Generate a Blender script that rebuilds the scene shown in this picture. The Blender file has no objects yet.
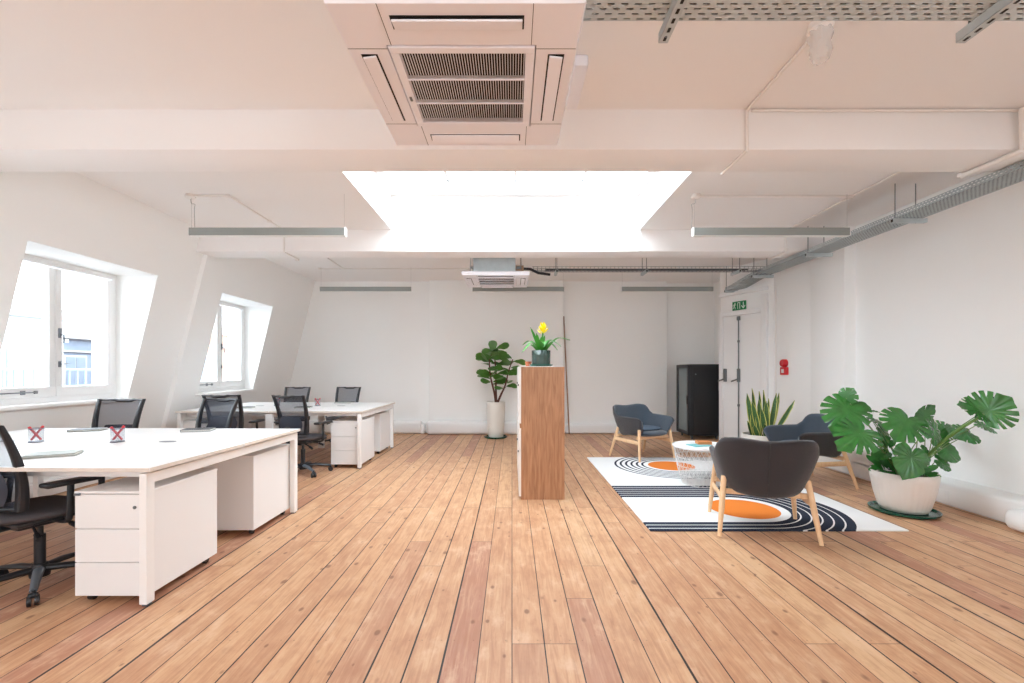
import bpy, bmesh, math, random
from mathutils import Vector, Matrix
PI = math.pi
random.seed(7)
scene = bpy.context.scene
COL = scene.collection

# ------------------------------------------------------------------ helpers
def lin(r, g, b):
    f = lambda c: (c/255/12.92) if c/255 <= .04045 else ((c/255+.055)/1.055)**2.4
    return (f(r), f(g), f(b), 1)

def mat(name, rgb, rough=.5, metal=0, spec=.5, bump=0, bscale=40, var=0, trans=0, sheen=0, coat=0):
    m = bpy.data.materials.new(name); m.use_nodes = True
    nt = m.node_tree; b = nt.nodes['Principled BSDF']
    c = lin(*rgb)
    b.inputs['Base Color'].default_value = c
    b.inputs['Roughness'].default_value = rough
    b.inputs['Metallic'].default_value = metal
    b.inputs['Specular IOR Level'].default_value = spec
    if sheen: b.inputs['Sheen Weight'].default_value = sheen
    if coat: b.inputs['Coat Weight'].default_value = coat
    tc = nt.nodes.new('ShaderNodeTexCoord')
    nz = nt.nodes.new('ShaderNodeTexNoise'); nz.inputs['Scale'].default_value = bscale
    nz.inputs['Detail'].default_value = 4
    nt.links.new(tc.outputs['Object'], nz.inputs['Vector'])
    if var:
        mx = nt.nodes.new('ShaderNodeMix'); mx.data_type = 'RGBA'
        mx.inputs['A'].default_value = tuple(x*(1-var) for x in c[:3])+(1,)
        mx.inputs['B'].default_value = tuple(min(1, x*(1+var)) for x in c[:3])+(1,)
        nt.links.new(nz.outputs['Fac'], mx.inputs['Factor'])
        nt.links.new(mx.outputs['Result'], b.inputs['Base Color'])
    if bump:
        bp = nt.nodes.new('ShaderNodeBump'); bp.inputs['Strength'].default_value = bump
        bp.inputs['Distance'].default_value = .01
        nt.links.new(nz.outputs['Fac'], bp.inputs['Height'])
        nt.links.new(bp.outputs['Normal'], b.inputs['Normal'])
    if trans:
        tr = nt.nodes.new('ShaderNodeBsdfTransparent')
        ms = nt.nodes.new('ShaderNodeMixShader'); ms.inputs[0].default_value = trans
        out = nt.nodes['Material Output']
        nt.links.new(b.outputs[0], ms.inputs[1]); nt.links.new(tr.outputs[0], ms.inputs[2])
        nt.links.new(ms.outputs[0], out.inputs[0])
    return m

class N:
    """tiny node-graph helper"""
    def __init__(s, m): s.m = m; s.nt = m.node_tree
    def new(s, t, **kw):
        n = s.nt.nodes.new(t)
        for k, v in kw.items(): setattr(n, k, v)
        return n
    def link(s, a, b): s.nt.links.new(a, b)
    def val(s, sock, v):
        if hasattr(v, 'is_output'): s.link(v, sock)
        else: sock.default_value = v
    def math(s, op, a, b=0.0, c=0.0):
        n = s.new('ShaderNodeMath', operation=op)
        s.val(n.inputs[0], a); s.val(n.inputs[1], b)
        if op in ('MULTIPLY_ADD', 'COMPARE', 'SMOOTH_MIN'): s.val(n.inputs[2], c)
        return n.outputs[0]
    def mix(s, f, a, b):
        n = s.new('ShaderNodeMix', data_type='RGBA')
        s.val(n.inputs['Factor'], f)
        s.val(n.inputs['A'], a); s.val(n.inputs['B'], b)
        return n.outputs['Result']
    def xyz(s, coord='Object'):
        tc = s.new('ShaderNodeTexCoord'); sp = s.new('ShaderNodeSeparateXYZ')
        s.link(tc.outputs[coord], sp.inputs[0]); return sp.outputs, tc.outputs[coord]
    def comb(s, x, y, z):
        n = s.new('ShaderNodeCombineXYZ')
        for i, v in enumerate((x, y, z)): s.val(n.inputs[i], v)
        return n.outputs[0]

class MB:
    def __init__(s): s.bm = bmesh.new()
    def poly(s, pts, mi=0):
        f = s.bm.faces.new([s.bm.verts.new(p) for p in pts]); f.material_index = mi; return f
    def hexa(s, p):
        v = [s.bm.verts.new(q) for q in p]
        for f in ((3,2,1,0),(4,5,6,7),(0,1,5,4),(1,2,6,5),(2,3,7,6),(3,0,4,7)):
            s.bm.faces.new([v[i] for i in f])
        return s
    def box(s, x0, x1, y0, y1, z0, z1, r=0, seg=2, M=None):
        t = bmesh.new()
        v = [t.verts.new(q) for q in ((x0,y0,z0),(x1,y0,z0),(x1,y1,z0),(x0,y1,z0),(x0,y0,z1),(x1,y0,z1),(x1,y1,z1),(x0,y1,z1))]
        for f in ((3,2,1,0),(4,5,6,7),(0,1,5,4),(1,2,6,5),(2,3,7,6),(3,0,4,7)):
            t.faces.new([v[i] for i in f])
        if r: bmesh.ops.bevel(t, geom=list(t.edges), offset=r, segments=seg, affect='EDGES', profile=.5)
        if M is not None: bmesh.ops.transform(t, matrix=M, verts=t.verts)
        s.merge(t); return s
    def merge(s, t):
        mp = {}
        for v in t.verts: mp[v] = s.bm.verts.new(v.co)
        for f in t.faces:
            try: g = s.bm.faces.new([mp[v] for v in f.verts]); g.material_index = f.material_index
            except ValueError: pass
        t.free()
    def tube(s, pts, r, seg=8, cap=True, flat=1.0):
        pts = [Vector(p) for p in pts]; n = len(pts)
        rr = r if isinstance(r, (list, tuple)) else [r]*n
        tan = [(pts[min(i+1, n-1)]-pts[max(i-1, 0)]).normalized() for i in range(n)]
        up = Vector((0, 0, 1)) if abs(tan[0].z) < .9 else Vector((1, 0, 0))
        u = tan[0].cross(up).normalized(); rings = []
        for i in range(n):
            u = (u - tan[i]*u.dot(tan[i])).normalized(); w = tan[i].cross(u)
            rings.append([s.bm.verts.new(pts[i]+(u*math.cos(2*PI*k/seg)+w*math.sin(2*PI*k/seg)*flat)*rr[i]) for k in range(seg)])
        for a, b in zip(rings, rings[1:]):
            for k in range(seg):
                s.bm.faces.new((a[k], a[(k+1) % seg], b[(k+1) % seg], b[k]))
        if cap:
            s.bm.faces.new(rings[0][::-1]); s.bm.faces.new(rings[-1])
        return s
    def lathe(s, prof, c=(0, 0, 0), seg=32, rib=None):
        rings = []
        for (r, z) in prof:
            if r <= 1e-6: rings.append([s.bm.verts.new((c[0], c[1], c[2]+z))]); continue
            ring = []
            for k in range(seg):
                a = 2*PI*k/seg; q = r*(rib(k, z) if rib else 1)
                ring.append(s.bm.verts.new((c[0]+q*math.cos(a), c[1]+q*math.sin(a), c[2]+z)))
            rings.append(ring)
        for a, b in zip(rings, rings[1:]):
            for k in range(seg):
                k2 = (k+1) % seg
                if len(a) == 1 and len(b) == 1: continue
                if len(a) == 1: s.bm.faces.new((a[0], b[k2], b[k]))
                elif len(b) == 1: s.bm.faces.new((a[k], a[k2], b[0]))
                else: s.bm.faces.new((a[k], a[k2], b[k2], b[k]))
        return s
    def grid(s, fn, nu, nv, mi=0):
        g = [[s.bm.verts.new(fn(i/nu, j/nv)) for j in range(nv+1)] for i in range(nu+1)]
        for i in range(nu):
            for j in range(nv):
                f = s.bm.faces.new((g[i][j], g[i+1][j], g[i+1][j+1], g[i][j+1])); f.material_index = mi
        return s
    def build(s, name, m, parent=None, smooth=False, fix=True):
        if fix: bmesh.ops.recalc_face_normals(s.bm, faces=s.bm.faces)
        me = bpy.data.meshes.new(name); s.bm.to_mesh(me); s.bm.free()
        for x in (m if isinstance(m, (list, tuple)) else [m]): me.materials.append(x)
        if smooth:
            me.polygons.foreach_set('use_smooth', [True]*len(me.polygons))
            if smooth != 'full':
                try: me.set_sharp_from_angle(angle=math.radians(smooth if smooth is not True else 38))
                except Exception: pass
        o = bpy.data.objects.new(name, me); COL.objects.link(o)
        if parent: o.parent = parent
        return o

def tag(o, label=None, cat=None, group=None, kind=None):
    if label: o['label'] = label
    if cat: o['category'] = cat
    if group: o['group'] = group
    if kind: o['kind'] = kind
    return o
def thing(name, label, cat, loc=(0, 0, 0), rz=0, group=None):
    o = bpy.data.objects.new(name, None); COL.objects.link(o); o.empty_display_size = .1
    o.location = loc; o.rotation_euler = (0, 0, rz)
    return tag(o, label, cat, group)
def structure(o, label=None, cat=None): return tag(o, label, cat, kind='structure')
def dup(o, loc=None, rz=None, label=None, group=None, parent=None):
    c = o.copy(); COL.objects.link(c); c.parent = parent
    if loc is not None: c.location = loc
    if rz is not None: c.rotation_euler = (0, 0, rz)
    if label: c['label'] = label
    if group: c['group'] = group
    for ch in list(o.children): dup(ch, parent=c)
    return c
def fwd(dx, dy): return math.atan2(-dx, dy)      # rotation so that local +Y looks along (dx, dy)
def catmull(P, n):
    P = [Vector(p) for p in P]; out = []
    Q = [2*P[0]-P[1]]+P+[2*P[-1]-P[-2]]
    for i in range(1, len(Q)-2):
        for k in range(n):
            t = k/n; a, b, c, d = Q[i-1], Q[i], Q[i+1], Q[i+2]
            out.append(.5*((2*b)+(c-a)*t+(2*a-5*b+4*c-d)*t*t+(3*b-a-3*c+d)*t**3))
    out.append(P[-1]); return out
def lerp(a, b, t): return a+(b-a)*t
def interp(tab, x):
    for (x0, y0), (x1, y1) in zip(tab, tab[1:]):
        if x <= x1:
            t = max(0, (x-x0)/(x1-x0)); t = t*t*(3-2*t); return y0+(y1-y0)*t
    return tab[-1][1]

# ------------------------------------------------------------------ materials
WHITE = mat('wall_paint', (246, 246.5, 245.5), .75, bump=.04, bscale=25)
WHITE2 = mat('ceiling_paint', (243, 241, 240), .8, bump=.05, bscale=18)
GLOSSW = mat('white_gloss_paint', (240, 240, 240), .35)
LAM = mat('white_laminate', (240, 239, 238), .28)
LAMEDGE = mat('beige_edge_band', (222, 212, 202), .45)
PED = mat('white_pedestal_metal', (236, 235, 235), .4)
DARK = mat('dark_shadow_gap', (40, 38, 38), .7)
BLK = mat('black_plastic', (32, 33, 38), .42)
BLKG = mat('black_gloss', (16, 16, 18), .2)
SEATF = mat('black_seat_fabric', (78, 73, 76), .9, bump=.3, bscale=400)
MESHF = mat('chair_mesh_fabric', (58, 66, 82), .8, trans=.38)
GREY = mat('grey_arm_plastic', (96, 103, 112), .35)
SHELL_IN = mat('slate_blue_felt', (68, 78, 90), .95, bump=.4, bscale=350, var=.18, sheen=.3)
SHELL_OUT = mat('charcoal_felt', (50, 46, 49), .95, bump=.4, bscale=350, var=.18, sheen=.3)
CUSH = mat('blue_grey_cushion', (84, 98, 114), .95, bump=.4, bscale=350, var=.15)
STEEL = mat('galvanised_steel', (188, 197, 200), .5, metal=.1, var=.15, bscale=12)
STEELD = mat('steel_rod', (120, 124, 126), .4, metal=.6)
ALU = mat('grey_light_housing', (146, 151, 148), .45, metal=.2)
DIFF = mat('light_diffuser', (235, 236, 232), .4)
ACW = mat('ac_plastic', (240, 240, 247), .4)
ACD = mat('ac_dark_interior', (26, 23, 22), .8)
LEAFM = mat('monstera_leaf', (50, 116, 48), .2, var=.65, bscale=11, spec=.8)  # wide tone variation paints light highlights into the leaf colour
LEAFF = mat('fig_leaf', (76, 122, 48), .35, var=.5, bscale=7)
LEAFB = mat('bromeliad_leaf', (62, 142, 44), .35, var=.4, bscale=12)
STEM = mat('green_stem', (92, 128, 56), .5, var=.3, bscale=10)
BARK = mat('brown_stem', (96, 58, 48), .8, bump=.3, bscale=40, var=.3)
SOIL = mat('soil', (52, 40, 32), .95, bump=.8, bscale=60, var=.4)
CERAM = mat('white_ceramic', (226, 222, 214), .45, bump=.15, bscale=30)
SAUCER = mat('green_saucer', (22, 78, 62), .25)
GLASSPOT = mat('dark_green_glass', (40, 62, 54), .15, spec=.7)
TERRA = mat('terracotta', (190, 110, 78), .8)
YEL = mat('yellow_bract', (250, 226, 30), .5)
RED = mat('red_plastic', (206, 32, 40), .35)
GREEN = mat('exit_green', (18, 122, 72), .5)
PIC = mat('exit_white', (225, 240, 230), .5)
CONDUIT = mat('white_conduit', (236, 232, 228), .4)
BROWNP = mat('brown_duct', (176, 140, 110), .6)
TEAL = mat('teal_cover', (120, 190, 196), .5)
ORNG = mat('tan_book', (205, 130, 76), .6)
NOTE = mat('grey_notebook', (150, 156, 148), .5)
PAPER = mat('paper_edge', (225, 226, 220), .7)
NOTED = mat('charcoal_notebook', (70, 74, 80), .5)
WIREW = mat('white_wire', (238, 238, 238), .35)
RACKG = mat('rack_glass', (120, 132, 134), .12, spec=.8)
REDB = mat('brick_red_outside', (150, 108, 92), .9, bump=.3, bscale=8, var=.2)
STUC = mat('stucco_outside', (142, 143, 144), .9, var=.08, bscale=3)
BLUEG = mat('slate_outside', (104, 116, 132), .8, var=.12, bscale=3)
GREENO = mat('green_canopy_outside', (70, 120, 84), .8)

def glass_mat():
    m = bpy.data.materials.new('window_glass'); m.use_nodes = True; n = N(m)
    m.node_tree.nodes.remove(m.node_tree.nodes['Principled BSDF'])
    out = m.node_tree.nodes['Material Output']
    tr = n.new('ShaderNodeBsdfTransparent'); tr.inputs[0].default_value = (.96, .98, .98, 1)
    gl = n.new('ShaderNodeBsdfGlossy'); gl.inputs['Roughness'].default_value = .03
    ge = n.new('ShaderNodeNewGeometry'); dt = n.new('ShaderNodeVectorMath', operation='DOT_PRODUCT')
    n.link(ge.outputs['Incoming'], dt.inputs[0]); n.link(ge.outputs['Normal'], dt.inputs[1])
    fr = n.math('MULTIPLY_ADD', n.math('POWER', n.math('SUBTRACT', 1, n.math('ABSOLUTE', dt.outputs['Value'])), 5), .9, .03)
    ms = n.new('ShaderNodeMixShader')
    n.link(fr, ms.inputs[0]); n.link(tr.outputs[0], ms.inputs[1]); n.link(gl.outputs[0], ms.inputs[2])
    n.link(ms.outputs[0], out.inputs[0]); return m
GLASS = glass_mat()

def wood_mat(name, c1, c2, axis=2, scale=6, stretch=.08, rough=.45):
    m = bpy.data.materials.new(name); m.use_nodes = True; n = N(m)
    b = m.node_tree.nodes['Principled BSDF']; b.inputs['Roughness'].default_value = rough
    tc = n.new('ShaderNodeTexCoord'); mp = n.new('ShaderNodeMapping')
    sc = [1, 1, 1]; sc[axis] = stretch; mp.inputs['Scale'].default_value = sc
    n.link(tc.outputs['Object'], mp.inputs['Vector'])
    nz = n.new('ShaderNodeTexNoise'); nz.inputs['Scale'].default_value = scale*8; nz.inputs['Detail'].default_value = 6
    nz.inputs['Distortion'].default_value = .6
    n.link(mp.outputs[0], nz.inputs['Vector'])
    f = n.math('SUBTRACT', n.math('MULTIPLY', nz.outputs['Fac'], 2.2), .6)
    n.link(n.mix(f, lin(*c1), lin(*c2)), b.inputs['Base Color']); return m
CABW = wood_mat('cabinet_wood', (150, 104, 72), (190, 142, 106))
LEGW = wood_mat('pale_birch_leg', (222, 180, 136), (236, 200, 160), scale=10)
STICKW = wood_mat('brown_timber', (132, 98, 78), (160, 122, 98))

def floor_mat():
    m = bpy.data.materials.new('pine_floorboards'); m.use_nodes = True; n = N(m)
    b = m.node_tree.nodes['Principled BSDF']
    (x, y, z), vec = n.xyz('Object')
    W = .15
    xs = n.math('DIVIDE', x, W); bi = n.math('FLOOR', xs); fx = n.math('FRACT', xs)
    w1 = n.new('ShaderNodeTexWhiteNoise', noise_dimensions='1D'); n.val(w1.inputs['W'], bi); r1 = w1.outputs['Value']
    # board length and start change per row; ends snap to the joists 0.42 m apart
    j = n.math('FLOOR', n.math('DIVIDE', y, .42))
    L = n.math('FLOOR', n.math('MULTIPLY_ADD', r1, 5.0, 6.0))
    st = n.math('FLOOR', n.math('MULTIPLY', n.math('FRACT', n.math('MULTIPLY', r1, 37.7)), 12))
    q = n.math('DIVIDE', n.math('ADD', n.math('ADD', j, st), .001), L); si = n.math('FLOOR', q)
    fq = n.math('FRACT', q)
    w2 = n.new('ShaderNodeTexWhiteNoise', noise_dimensions='2D')
    n.link(n.comb(bi, si, 0), w2.inputs['Vector']); r2 = w2.outputs['Value']
    sepc = n.new('ShaderNodeSeparateColor'); n.link(w2.outputs['Color'], sepc.inputs[0])
    cr = n.new('ShaderNodeValToRGB'); e = cr.color_ramp.elements
    e[0].position = 0; e[0].color = lin(176, 124, 98)
    e[1].position = 1; e[1].color = lin(208, 168, 130)
    for p, c in ((.10, (178, 128, 104)), (.16, (192, 146, 112)), (.5, (197, 150, 114)), (.8, (204, 159, 121))):
        k = e.new(p); k.color = lin(*c)
    n.link(r2, cr.inputs[0])
    # grain
    gv = n.comb(n.math('ADD', n.math('MULTIPLY', x, 26), n.math('MULTIPLY', r2, 70)), n.math('MULTIPLY', y, 1.6), n.math('MULTIPLY', r2, 19))
    g = n.new('ShaderNodeTexNoise'); g.inputs['Scale'].default_value = 1.6; g.inputs['Detail'].default_value = 7
    g.inputs['Roughness'].default_value = .62; g.inputs['Distortion'].default_value = 1.0
    n.link(gv, g.inputs['Vector'])
    gf = n.math('MULTIPLY', n.math('SUBTRACT', g.outputs['Fac'], .5), 2.8)
    gf = n.math('MAXIMUM', n.math('MINIMUM', gf, 1), -1)
    col = n.mix(n.math('MAXIMUM', gf, 0), cr.outputs[0], lin(214, 178, 142))
    col = n.mix(n.math('MULTIPLY', n.math('MAXIMUM', n.math('MULTIPLY', gf, -1), 0), 1.0), col, lin(158, 104, 72))
    # blotches of wear
    wn = n.new('ShaderNodeTexNoise'); wn.inputs['Scale'].default_value = 1.0; wn.inputs['Detail'].default_value = 6; wn.inputs['Roughness'].default_value = .65
    n.link(n.comb(n.math('ADD', n.math('MULTIPLY', x, 9), n.math('MULTIPLY', r2, 50)), n.math('MULTIPLY', y, 4.5), n.math('MULTIPLY', r2, 9)), wn.inputs['Vector'])
    wf = n.math('MULTIPLY', n.math('MAXIMUM', n.math('SUBTRACT', wn.outputs['Fac'], .5), 0), 2.7)
    col = n.mix(n.math('MINIMUM', wf, .8), col, lin(168, 116, 86))
    wg = n.math('MULTIPLY', n.math('MAXIMUM', n.math('SUBTRACT', .45, wn.outputs['Fac']), 0), 3.5)
    col = n.mix(n.math('MINIMUM', wg, .6), col, lin(220, 186, 154))
    # knots
    kv = n.comb(n.math('MULTIPLY', x, 11), n.math('MULTIPLY', y, 6.5), 0)
    vo = n.new('ShaderNodeTexVoronoi'); vo.inputs['Scale'].default_value = 1; vo.inputs['Randomness'].default_value = 1
    n.link(kv, vo.inputs['Vector'])
    ks = n.new('ShaderNodeSeparateColor'); n.link(vo.outputs['Color'], ks.inputs[0])
    kr = n.math('MULTIPLY', n.math('MAXIMUM', n.math('SUBTRACT', ks.outputs[0], .15), 0), .27)
    kd = n.math('DIVIDE', vo.outputs['Distance'], n.math('ADD', kr, .0001))
    kn = n.math('MULTIPLY', n.math('MAXIMUM', n.math('SUBTRACT', 1, kd), 0), .9)
    kn = n.math('MINIMUM', n.math('MULTIPLY', kn, 1.8), .7)
    col = n.mix(kn, col, lin(118, 76, 54))
    # nails: two per board on each joist
    dx = n.math('ABSOLUTE', n.math('SUBTRACT', n.math('ABSOLUTE', n.math('SUBTRACT', fx, .5)), .3))
    fj = n.math('FRACT', n.math('DIVIDE', y, .42))
    dy = n.math('ABSOLUTE', n.math('SUBTRACT', fj, .07))
    dn = n.math('SQRT', n.math('ADD', n.math('POWER', n.math('MULTIPLY', dx, W), 2), n.math('POWER', n.math('MULTIPLY', dy, .42), 2)))
    nail = n.math('LESS_THAN', dn, .0038)
    col = n.mix(n.math('MULTIPLY', nail, .45), col, lin(110, 78, 58))
    # gaps between boards, each of its own width
    ed = n.math('MULTIPLY', n.math('MINIMUM', fx, n.math('SUBTRACT', 1, fx)), W)
    edge_id = n.math('FLOOR', n.math('ADD', xs, .5))
    w3 = n.new('ShaderNodeTexWhiteNoise', noise_dimensions='1D'); n.val(w3.inputs['W'], n.math('ADD', edge_id, 31.3))
    gw = n.math('MULTIPLY_ADD', n.math('POWER', w3.outputs['Value'], 1.5), .0042, .0017)
    gn = n.new('ShaderNodeTexNoise'); gn.inputs['Scale'].default_value = 1.5
    n.link(n.comb(edge_id, y, 0), gn.inputs['Vector'])
    gw = n.math('MULTIPLY', gw, n.math('ADD', .4, n.math('MULTIPLY', gn.outputs['Fac'], 1.3)))
    gap = n.math('LESS_THAN', ed, gw)
    ey = n.math('MULTIPLY', n.math('MINIMUM', fj, n.math('SUBTRACT', 1, fj)), .42)
    first = n.math('LESS_THAN', fq, n.math('DIVIDE', .9, L))
    endg = n.math('MULTIPLY', n.math('MULTIPLY', n.math('LESS_THAN', n.math('MULTIPLY', fj, .42), .0035), first), .8)
    allg = n.math('MAXIMUM', gap, endg)
    col = n.mix(allg, col, lin(38, 26, 22))
    n.link(col, b.inputs['Base Color'])
    n.link(n.math('ADD', .36, n.math('MULTIPLY', g.outputs['Fac'], .22)), b.inputs['Roughness'])
    b.inputs['Specular IOR Level'].default_value = .42
    bp = n.new('ShaderNodeBump'); bp.inputs['Strength'].default_value = .35; bp.inputs['Distance'].default_value = .004
    n.link(n.math('SUBTRACT', n.math('MULTIPLY', g.outputs['Fac'], .3), allg), bp.inputs['Height'])
    n.link(bp.outputs['Normal'], b.inputs['Normal'])
    return m
FLOORM = floor_mat()

def rug_mat():
    m = bpy.data.materials.new('patterned_rug'); m.use_nodes = True; n = N(m)
    b = m.node_tree.nodes['Principled BSDF']; b.inputs['Roughness'].default_value = .95
    b.inputs['Specular IOR Level'].default_value = .1
    (x, y, z), vec = n.xyz('Object')         # origin = middle of the rug, 2.03 x 3.02 m
    def motif(cy, sgn, lo, hi, period, duty, phase):
        dy = n.math('SUBTRACT', y, cy); xx = n.math('MULTIPLY', x, sgn)
        side = n.math('MAXIMUM', xx, 0)
        r = n.math('SQRT', n.math('ADD', n.math('POWER', side, 2), n.math('POWER', dy, 2)))
        rc = n.math('SQRT', n.math('ADD', n.math('POWER', x, 2), n.math('POWER', dy, 2)))
        inb = n.math('MULTIPLY', n.math('GREATER_THAN', r, lo), n.math('LESS_THAN', r, hi))
        ln = n.math('LESS_THAN', n.math('FRACT', n.math('DIVIDE', n.math('SUBTRACT', r, lo+phase), period)), duty)
        return n.math('MULTIPLY', inb, ln), n.math('LESS_THAN', rc, .295)
    d1, o1 = motif(-.95, 1, .37, .83, .077, 0.84, .0)
    d2, o2 = motif(.92, -1, .355, .77, .070, .40, 0)
    # the far motif's bands end where the near motif's begin
    d2 = n.math('MULTIPLY', d2, n.math('GREATER_THAN', y, -.10))
    dark = n.math('MAXIMUM', d1, d2)
    col = n.mix(dark, lin(236, 236, 236), lin(50, 56, 70))
    col = n.mix(n.math('MAXIMUM', o1, o2), col, lin(232, 132, 58))
    n.link(col, b.inputs['Base Color'])
    nz = n.new('ShaderNodeTexNoise'); nz.inputs['Scale'].default_value = 300
    n.link(vec, nz.inputs['Vector'])
    bp = n.new('ShaderNodeBump'); bp.inputs['Strength'].default_value = .5; bp.inputs['Distance'].default_value = .004
    n.link(nz.outputs['Fac'], bp.inputs['Height']); n.link(bp.outputs['Normal'], b.inputs['Normal'])
    return m

def perf_mat(name, ax, ay, px, py, hx, hy, stagger=.5, base=(196, 205, 208)):
    """steel sheet with rows of punched slots (holes are see-through)"""
    m = mat(name, base, .5, metal=.1, var=.12, bscale=12); n = N(m)
    b = m.node_tree.nodes['Principled BSDF']; out = m.node_tree.nodes['Material Output']
    o, vec = n.xyz('Object')
    v = n.math('DIVIDE', o[ay], py); row = n.math('FLOOR', v); fv = n.math('FRACT', v)
    u = n.math('ADD', n.math('DIVIDE', o[ax], px), n.math('MULTIPLY', row, stagger)); fu = n.math('FRACT', u)
    h = n.math('MULTIPLY', n.math('LESS_THAN', fu, hx), n.math('LESS_THAN', n.math('ABSOLUTE', n.math('SUBTRACT', fv, .5)), hy))
    tr = n.new('ShaderNodeBsdfTransparent'); ms = n.new('ShaderNodeMixShader')
    n.link(h, ms.inputs[0]); n.link(b.outputs[0], ms.inputs[1]); n.link(tr.outputs[0], ms.inputs[2])
    n.link(ms.outputs[0], out.inputs[0]); return m
PERFX = perf_mat('perforated_tray_across', 0, 1, .055, .026, .52, .17)
PERFY = perf_mat('perforated_tray_along', 1, 0, .034, .022, .5, .17, .37, (168, 178, 181))
PERFS = perf_mat('perforated_tray_side', 1, 2, .034, .022, .5, .16, .5, (168, 178, 181))
CUPM = perf_mat('pen_cup_mesh', 0, 2, .008, .008, .7, .35, 0, (120, 124, 134))

def snake_mat():
    m = bpy.data.materials.new('snake_leaf'); m.use_nodes = True; n = N(m)
    b = m.node_tree.nodes['Principled BSDF']; b.inputs['Roughness'].default_value = .4
    uv = n.new('ShaderNodeUVMap'); sp = n.new('ShaderNodeSeparateXYZ'); n.link(uv.outputs[0], sp.inputs[0])
    e = n.math('ABSOLUTE', n.math('SUBTRACT', sp.outputs[0], .5))
    tc = n.new('ShaderNodeTexCoord'); nz = n.new('ShaderNodeTexNoise'); nz.inputs['Scale'].default_value = 1
    mp = n.new('ShaderNodeMapping'); mp.inputs['Scale'].default_value = (25, 25, 60)
    n.link(tc.outputs['Object'], mp.inputs[0]); n.link(mp.outputs[0], nz.inputs['Vector'])
    g = n.mix(nz.outputs['Fac'], lin(34, 74, 40), lin(92, 134, 74))
    n.link(n.mix(n.math('GREATER_THAN', e, .37), g, lin(206, 206, 110)), b.inputs['Base Color'])
    return m
SNAKE = snake_mat()
SKY, EXPO = 2.0, 2.56
# ------------------------------------------------------------------ room shell
HC = 3.08
YB, YF = 9.25, -3.6
def slope(z): return -4.0-(HC-z)*.245
WINS = [(-1.7, -.25), (1.3, 2.75), (3.92, 5.36), (6.55, 7.94)]  # first two are unseen, added in the near bays for more light
ZW0, ZW1 = .942, 2.385

structure(MB().box(-5.2, 4.9, YF-.3, YB+.7, -.12, 0).build('floor', FLOORM))

def wall_left():
    m = MB(); ys = [YF-.2]+[v for w in WINS for v in w]+[YB+.5]; zs = [0, ZW0, ZW1, HC+.1]
    for i in range(len(ys)-1):
        for k in range(3):
            if k == 1 and (ys[i], ys[i+1]) in WINS: continue
            a, b, c, d = ys[i], ys[i+1], zs[k], zs[k+1]
            m.hexa([(-4.95, a, c), (slope(c), a, c), (slope(c), b, c), (-4.95, b, c), (-4.95, a, d), (slope(d), a, d), (slope(d), b, d), (-4.95, b, d)])
    # sloping piers under the two ceiling beams
    for a, b in ((3.165, 3.52), (5.86, 6.2)):
        t = .035
        m.hexa([(-4.9, a, 0), (slope(0)+t, a+.17, 0), (slope(0)+t, b-.03, 0), (-4.9, b, 0), (-4.2, a, HC), (slope(HC)+t, a+.17, HC), (slope(HC)+t, b-.03, HC), (-4.2, b, HC)])
    # inner sills
    for a, b in WINS:
        m.box(-4.66, slope(ZW0)+.035, a-.05, b+.05, ZW0-.035, ZW0+.002, r=.008)
    return m.build('wall_left', WHITE, smooth=30)
structure(wall_left())

m = MB()
m.box(-5, -1.66, YB, YB+.5, 0, HC+.1); m.box(-1.66, 1.03, YB-.12, YB+.5, 0, HC+.1, r=.012)
m.box(1.03, 3.15, YB, YB+.5, 0, HC+.1, r=.012); m.box(3.15, 5, YB+.2, YB+.5, 0, HC+.1)
structure(m.build('wall_back', WHITE, smooth=30))

m = MB()
m.box(4.32, 4.8, YF-.2, 5.9, 0, HC+.1); m.box(4.20, 4.75, 5.76, YB+.6, 0, HC+.08, r=.012)
m.box(4.175, 4.7, 5.72, 6.37, 0, HC+.06, r=.015)
structure(m.build('wall_right', WHITE, smooth=30))

# wall behind the photographer, with two tall unseen windows added for light
m = MB(); xs = [-5, -3.4, -1.6, 1.8, 3.6, 4.9]
for i in range(5):
    if i in (1, 3):
        m.box(xs[i], xs[i+1], YF-.3, YF, 0, .8); m.box(xs[i], xs[i+1], YF-.3, YF, 2.6, HC+.1)
    else: m.box(xs[i], xs[i+1], YF-.3, YF, 0, HC+.1)
structure(m.build('wall_front', WHITE))

SK = [(-1.55, 1.63, 3.52, 5.86), (-1.55, 1.63, -2.2, -.9)]  # second one is unseen, added behind the camera to brighten the near room
def ceiling():
    m = MB(); xs = [-5, -1.55, 1.63, 4.9]; ys = [YF-.3, -2.2, -.9, 3.52, 5.86, YB+.7]
    for i in range(3):
        for j in range(5):
            if i == 1 and j in (1, 3): continue
            m.box(xs[i], xs[i+1], ys[j], ys[j+1], HC, HC+.14)
    for x0, x1, y0, y1 in SK:           # skylight wells
        for q in ((x0-.1, x0, y0-.1, y1+.1), (x1, x1+.1, y0-.1, y1+.1), (x0, x1, y0-.1, y0), (x0, x1, y1, y1+.1)):
            m.box(*q, HC+.14, 3.518)
    return m.build('ceiling', WHITE2)
structure(ceiling())
for i, (a, b) in enumerate(((3.165, 3.52), (5.86, 6.2))):
    structure(MB().box(-4.25, 4.5, a, b, 2.80, HC, r=.003).build('trim_%d' % (i+1), WHITE2, smooth=30))
# thin bead round the right-hand edge of the skylight opening
structure(MB().box(1.63, 1.665, 3.5, 5.86, HC-.012, HC+.01, r=.004).box(1.63, 1.665, 5.835, 5.858, 2.80, HC-.012, r=.004).build('trim_3', GLOSSW))

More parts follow.
